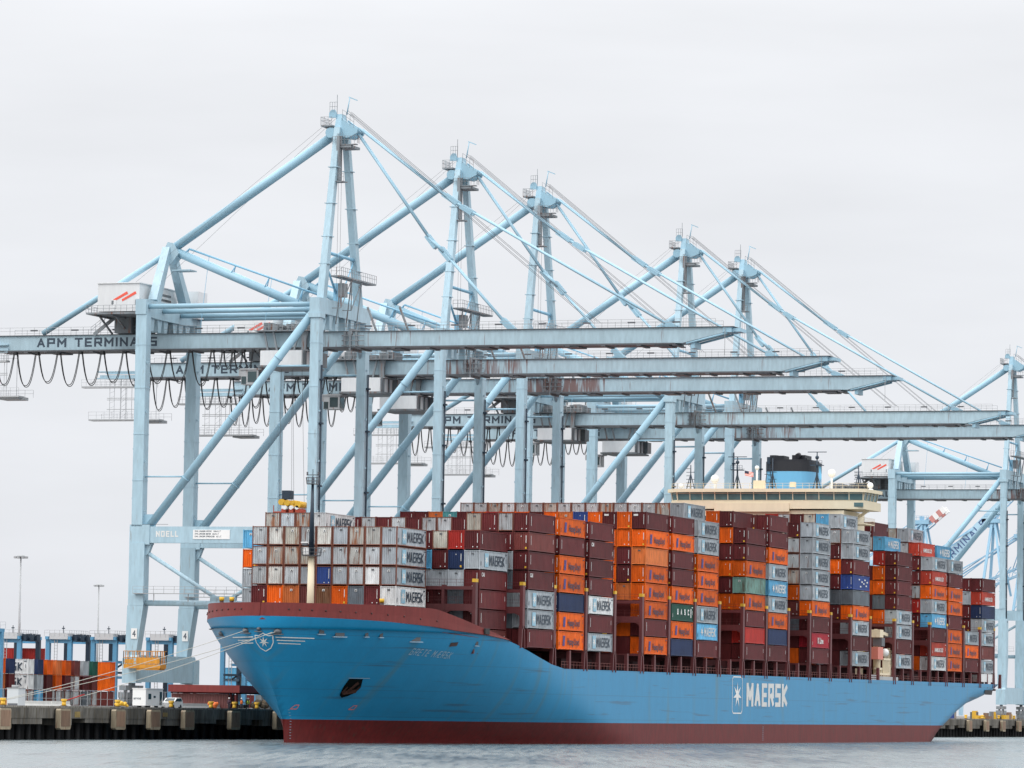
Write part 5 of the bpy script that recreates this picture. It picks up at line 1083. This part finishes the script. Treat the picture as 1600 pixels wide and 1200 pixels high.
# mooring lines
def line(a, b, sag, lb, r=.042):
    a, b = Vector(a), Vector(b); pts = [a.lerp(b, i/24)-Vector((0, 0, sag*4*(i/24)*(1-i/24))) for i in range(25)]
    m_ = MB(); m_.path(pts, r, 5); tag(m_.build('mooring_line', ROPE), lb, 'rope', 'mooring lines from the bow')
ch1, ch2, ch3, ch4 = halfw_point(-2.9, 15.63, .35), halfw_point(2.0, 15.5, .35), halfw_point(-9.2, 15.25, .35), halfw_point(1.4, 15.4, .35)
line(ch1, (-260.7, 540.3, 5.4), .5, 'pale mooring line, uppermost, from the bow to the leftmost bollard')
line(ch2, (-260.7, 540.3, 5.3), .6, 'pale mooring line, lower of the pair running to the leftmost bollard')
line(ch4, (-260.7, 559.6, 5.3), .5, 'steeper pale mooring line to the second bollard, red tail at its end')
b = MB(); d_ = (Vector(ch4)-Vector((-260.7, 559.6, 5.3))).normalized(); p = Vector((-260.7, 559.6, 5.3)); b.tube(p, p+d_*3.0, .09, 6); o = b.build('chafe_sleeve', mat('red_rope', (.30, .02, .02), .8, .1)); o.parent = bpy.data.objects['mooring_line.002']

# ================================================================== right: far cranes with raised booms, stern quay clutter
FARB = mat('far_crane_blue', (.29, .50, .66), .5, .05); FARP = mat('far_crane_pale', (.42, .62, .75), .5, .05)
def far_crane(X, Y, ang, L, hinge_z, label, tipred, txt=None):
    t = thing('distant_crane', label, 'crane', (X, Y, QZ), 0, 'far cranes with raised booms')
    ca, sa = math.cos(ang), math.sin(ang); H = Vector((2, 10, hinge_z-QZ))
    for x_ in (0, -26):
        for y_ in (0, 19): b = MB(); b.box(x_, x_+1.6, y_, y_+1.6, 1, hinge_z-QZ+3); b.build('leg', FARP, t)
    b = MB(); b.box(-26, 1.6, .2, 1.4, 22, 24.5); b.box(-26, 1.6, 19.2, 20.4, 22, 24.5); b.box(-.2, 1.8, 0, 20.6, hinge_z-QZ+1, hinge_z-QZ+3); b.box(-26.2, -24.2, 0, 20.6, hinge_z-QZ+1, hinge_z-QZ+3); b.build('portal_beam', FARP, t)
    b = MB(); b.box(-50, 2, 8.6, 11.4, hinge_z-QZ-1.2, hinge_z-QZ+1.2); b.box(-30, -18, 5, 15, hinge_z-QZ+3, hinge_z-QZ+8); b.build('backreach_girder', FARP, t)
    bo = MB(); D = Vector((ca, 0, sa)); U_ = Vector((-sa, 0, ca)); n = int(L/4)
    for yy in (-2.6, 2.6):
        for o_ in (-1.4, 1.4): bo.beam(H+U_*o_+Vector((0, yy, 0)), H+D*L*.84+U_*o_+Vector((0, yy, 0)), .45)
        for i in range(int(n*.84)): bo.beam(H+D*i*4+U_*1.4+Vector((0, yy, 0)), H+D*(i+.5)*4-U_*1.4+Vector((0, yy, 0)), .22); bo.beam(H+D*(i+.5)*4-U_*1.4+Vector((0, yy, 0)), H+D*(i+1)*4+U_*1.4+Vector((0, yy, 0)), .22)
    for i in range(int(n*.84)): bo.beam(H+D*i*4+U_*1.4+Vector((0, -2.6, 0)), H+D*i*4+U_*1.4+Vector((0, 2.6, 0)), .2)
    q = bo.build('boom', FARB, t)
    bo = MB()
    for i in range(4):
        bo.cur = i % 2 if tipred else 2
        for yy in (-2.6, 2.6): bo.beam(H+D*(L*.84+i*L*.04)+Vector((0, yy, 0)), H+D*(L*.84+(i+1)*L*.04)+Vector((0, yy, 0)), 2.6, .8)
        bo.beam(H+D*(L*.84+i*L*.04)+Vector((0, -2.6, 0)), H+D*(L*.84+i*L*.04)+Vector((0, 2.6, 0)), .5)
    bo.build('boom_tip', [mat('faded_red', (.52, .22, .20), .5, .1), WHITE, FARB], q)
    ap_ = H+Vector((27, 0, 24)); b = MB()
    for yy in (-7, 7): b.beam(H+Vector((24, yy, -6)), ap_+Vector((0, yy*.25, 0)), 1.0); b.beam(H+Vector((33, yy, -6)), ap_+Vector((1, yy*.25, 0)), .8); b.beam(H+Vector((-2, yy, 8)), ap_+Vector((-2, yy*.25, 0)), .5); b.beam(H+Vector((-8, yy, 2)), ap_+Vector((-3, yy*.25, 1)), .35); b.beam(H+Vector((24, yy, -6)), H+Vector((33, yy, 6)), .3)
    b.box(ap_.x-4, ap_.x+3, ap_.y-3, ap_.y+3, ap_.z-.6, ap_.z+1.0); b.box(ap_.x-2, ap_.x+1, ap_.y-2, ap_.y+2, ap_.z-2.5, ap_.z-.6); b.box(ap_.x-1, ap_.x, ap_.y-2, ap_.y+2, ap_.z+1, ap_.z+2.6); b.rail([(ap_.x-3, ap_.y-3, ap_.z+1.2), (ap_.x+3, ap_.y-3, ap_.z+1.2)], 1.5, 1, .08); b.build('mast', FARB, t)
    b = MB()
    for yy in (-2.2, 2.2): b.tube(ap_+Vector((0, yy, 0)), H+D*L*.5+U_*1.6+Vector((0, yy, 0)), .22, 6); b.tube(ap_+Vector((0, yy, 0)), H+D*L*.92+Vector((0, yy, 0)), .12, 5)
    b.build('forestay', FARB, t)
    if txt:
        b = MB(); fnl = lambda u, v, l: tuple(H+D*(txt[1]+u)+U_*(-1.5+v)+Vector((0, -3.1-.01*l, 0)))
        b.add([tuple(H+D*(L*.10)+U_*-1.9+Vector((0, -3.0, 0))), tuple(H+D*(L*.84)+U_*-1.9+Vector((0, -3.0, 0))), tuple(H+D*(L*.84)+U_*1.9+Vector((0, -3.0, 0))), tuple(H+D*(L*.10)+U_*1.9+Vector((0, -3.0, 0)))], [(0, 1, 2, 3)]); b.build('girder_plate', FARP, q)
        b = MB(); put_letters(b, letters(txt[0], 2.9, txt[2], .42, .25), fnl); b.build('lettering', mat('faded_navy', (.05, .09, .22), .6, .1), q)
far_crane(-462.5, 1736.8, R_(39), 47, 59, 'distant blue crane whose red and white boom tip rises behind the stern containers', True)
far_crane(-435.7, 1746, R_(45), 78, 60, 'distant blue crane with its lettered boom raised, by the farthest big crane\'s legs', False, ('APM TERMINALS', -4, 38))
far_crane(-423.4, 1750, R_(22), 50, 54, 'lowest distant blue crane boom, right edge behind the farthest big crane\'s legs', False)
for i, (X, Y, c) in enumerate(((-275, 1120, 'N'), (-275, 1132, 'L'), (-290, 1160, 'g'), (-288, 1185, 'd'), (-292, 1205, 'b'))):
    for q in range(1 if i < 2 else 2): container(c, X, Y, QZ+.01+q*TH, '%s container, %s tier, %s on the quay behind the stern' % (CN[c], TO[q], OR[i]), 'containers on the quay', end=-1, lg=False)
for i in range(3):
    b = MB(); rr = random.Random(i+9)
    for q in range(7): x_, y_ = -264+rr.uniform(-3, 3), 1128+i*13+rr.uniform(-3, 3); b.cur = q % 3; b.box(x_, x_+rr.uniform(.8, 2), y_, y_+rr.uniform(1, 4), QZ+.01, QZ+rr.uniform(.8, 2.4)); 
    tag(b.build('quay_equipment', [YEL, FEND, MACH]), '%s pile of yellow and tan gear on the quay right of the stern' % ['first', 'second', 'third'][i], 'equipment', 'gear piles behind the stern')
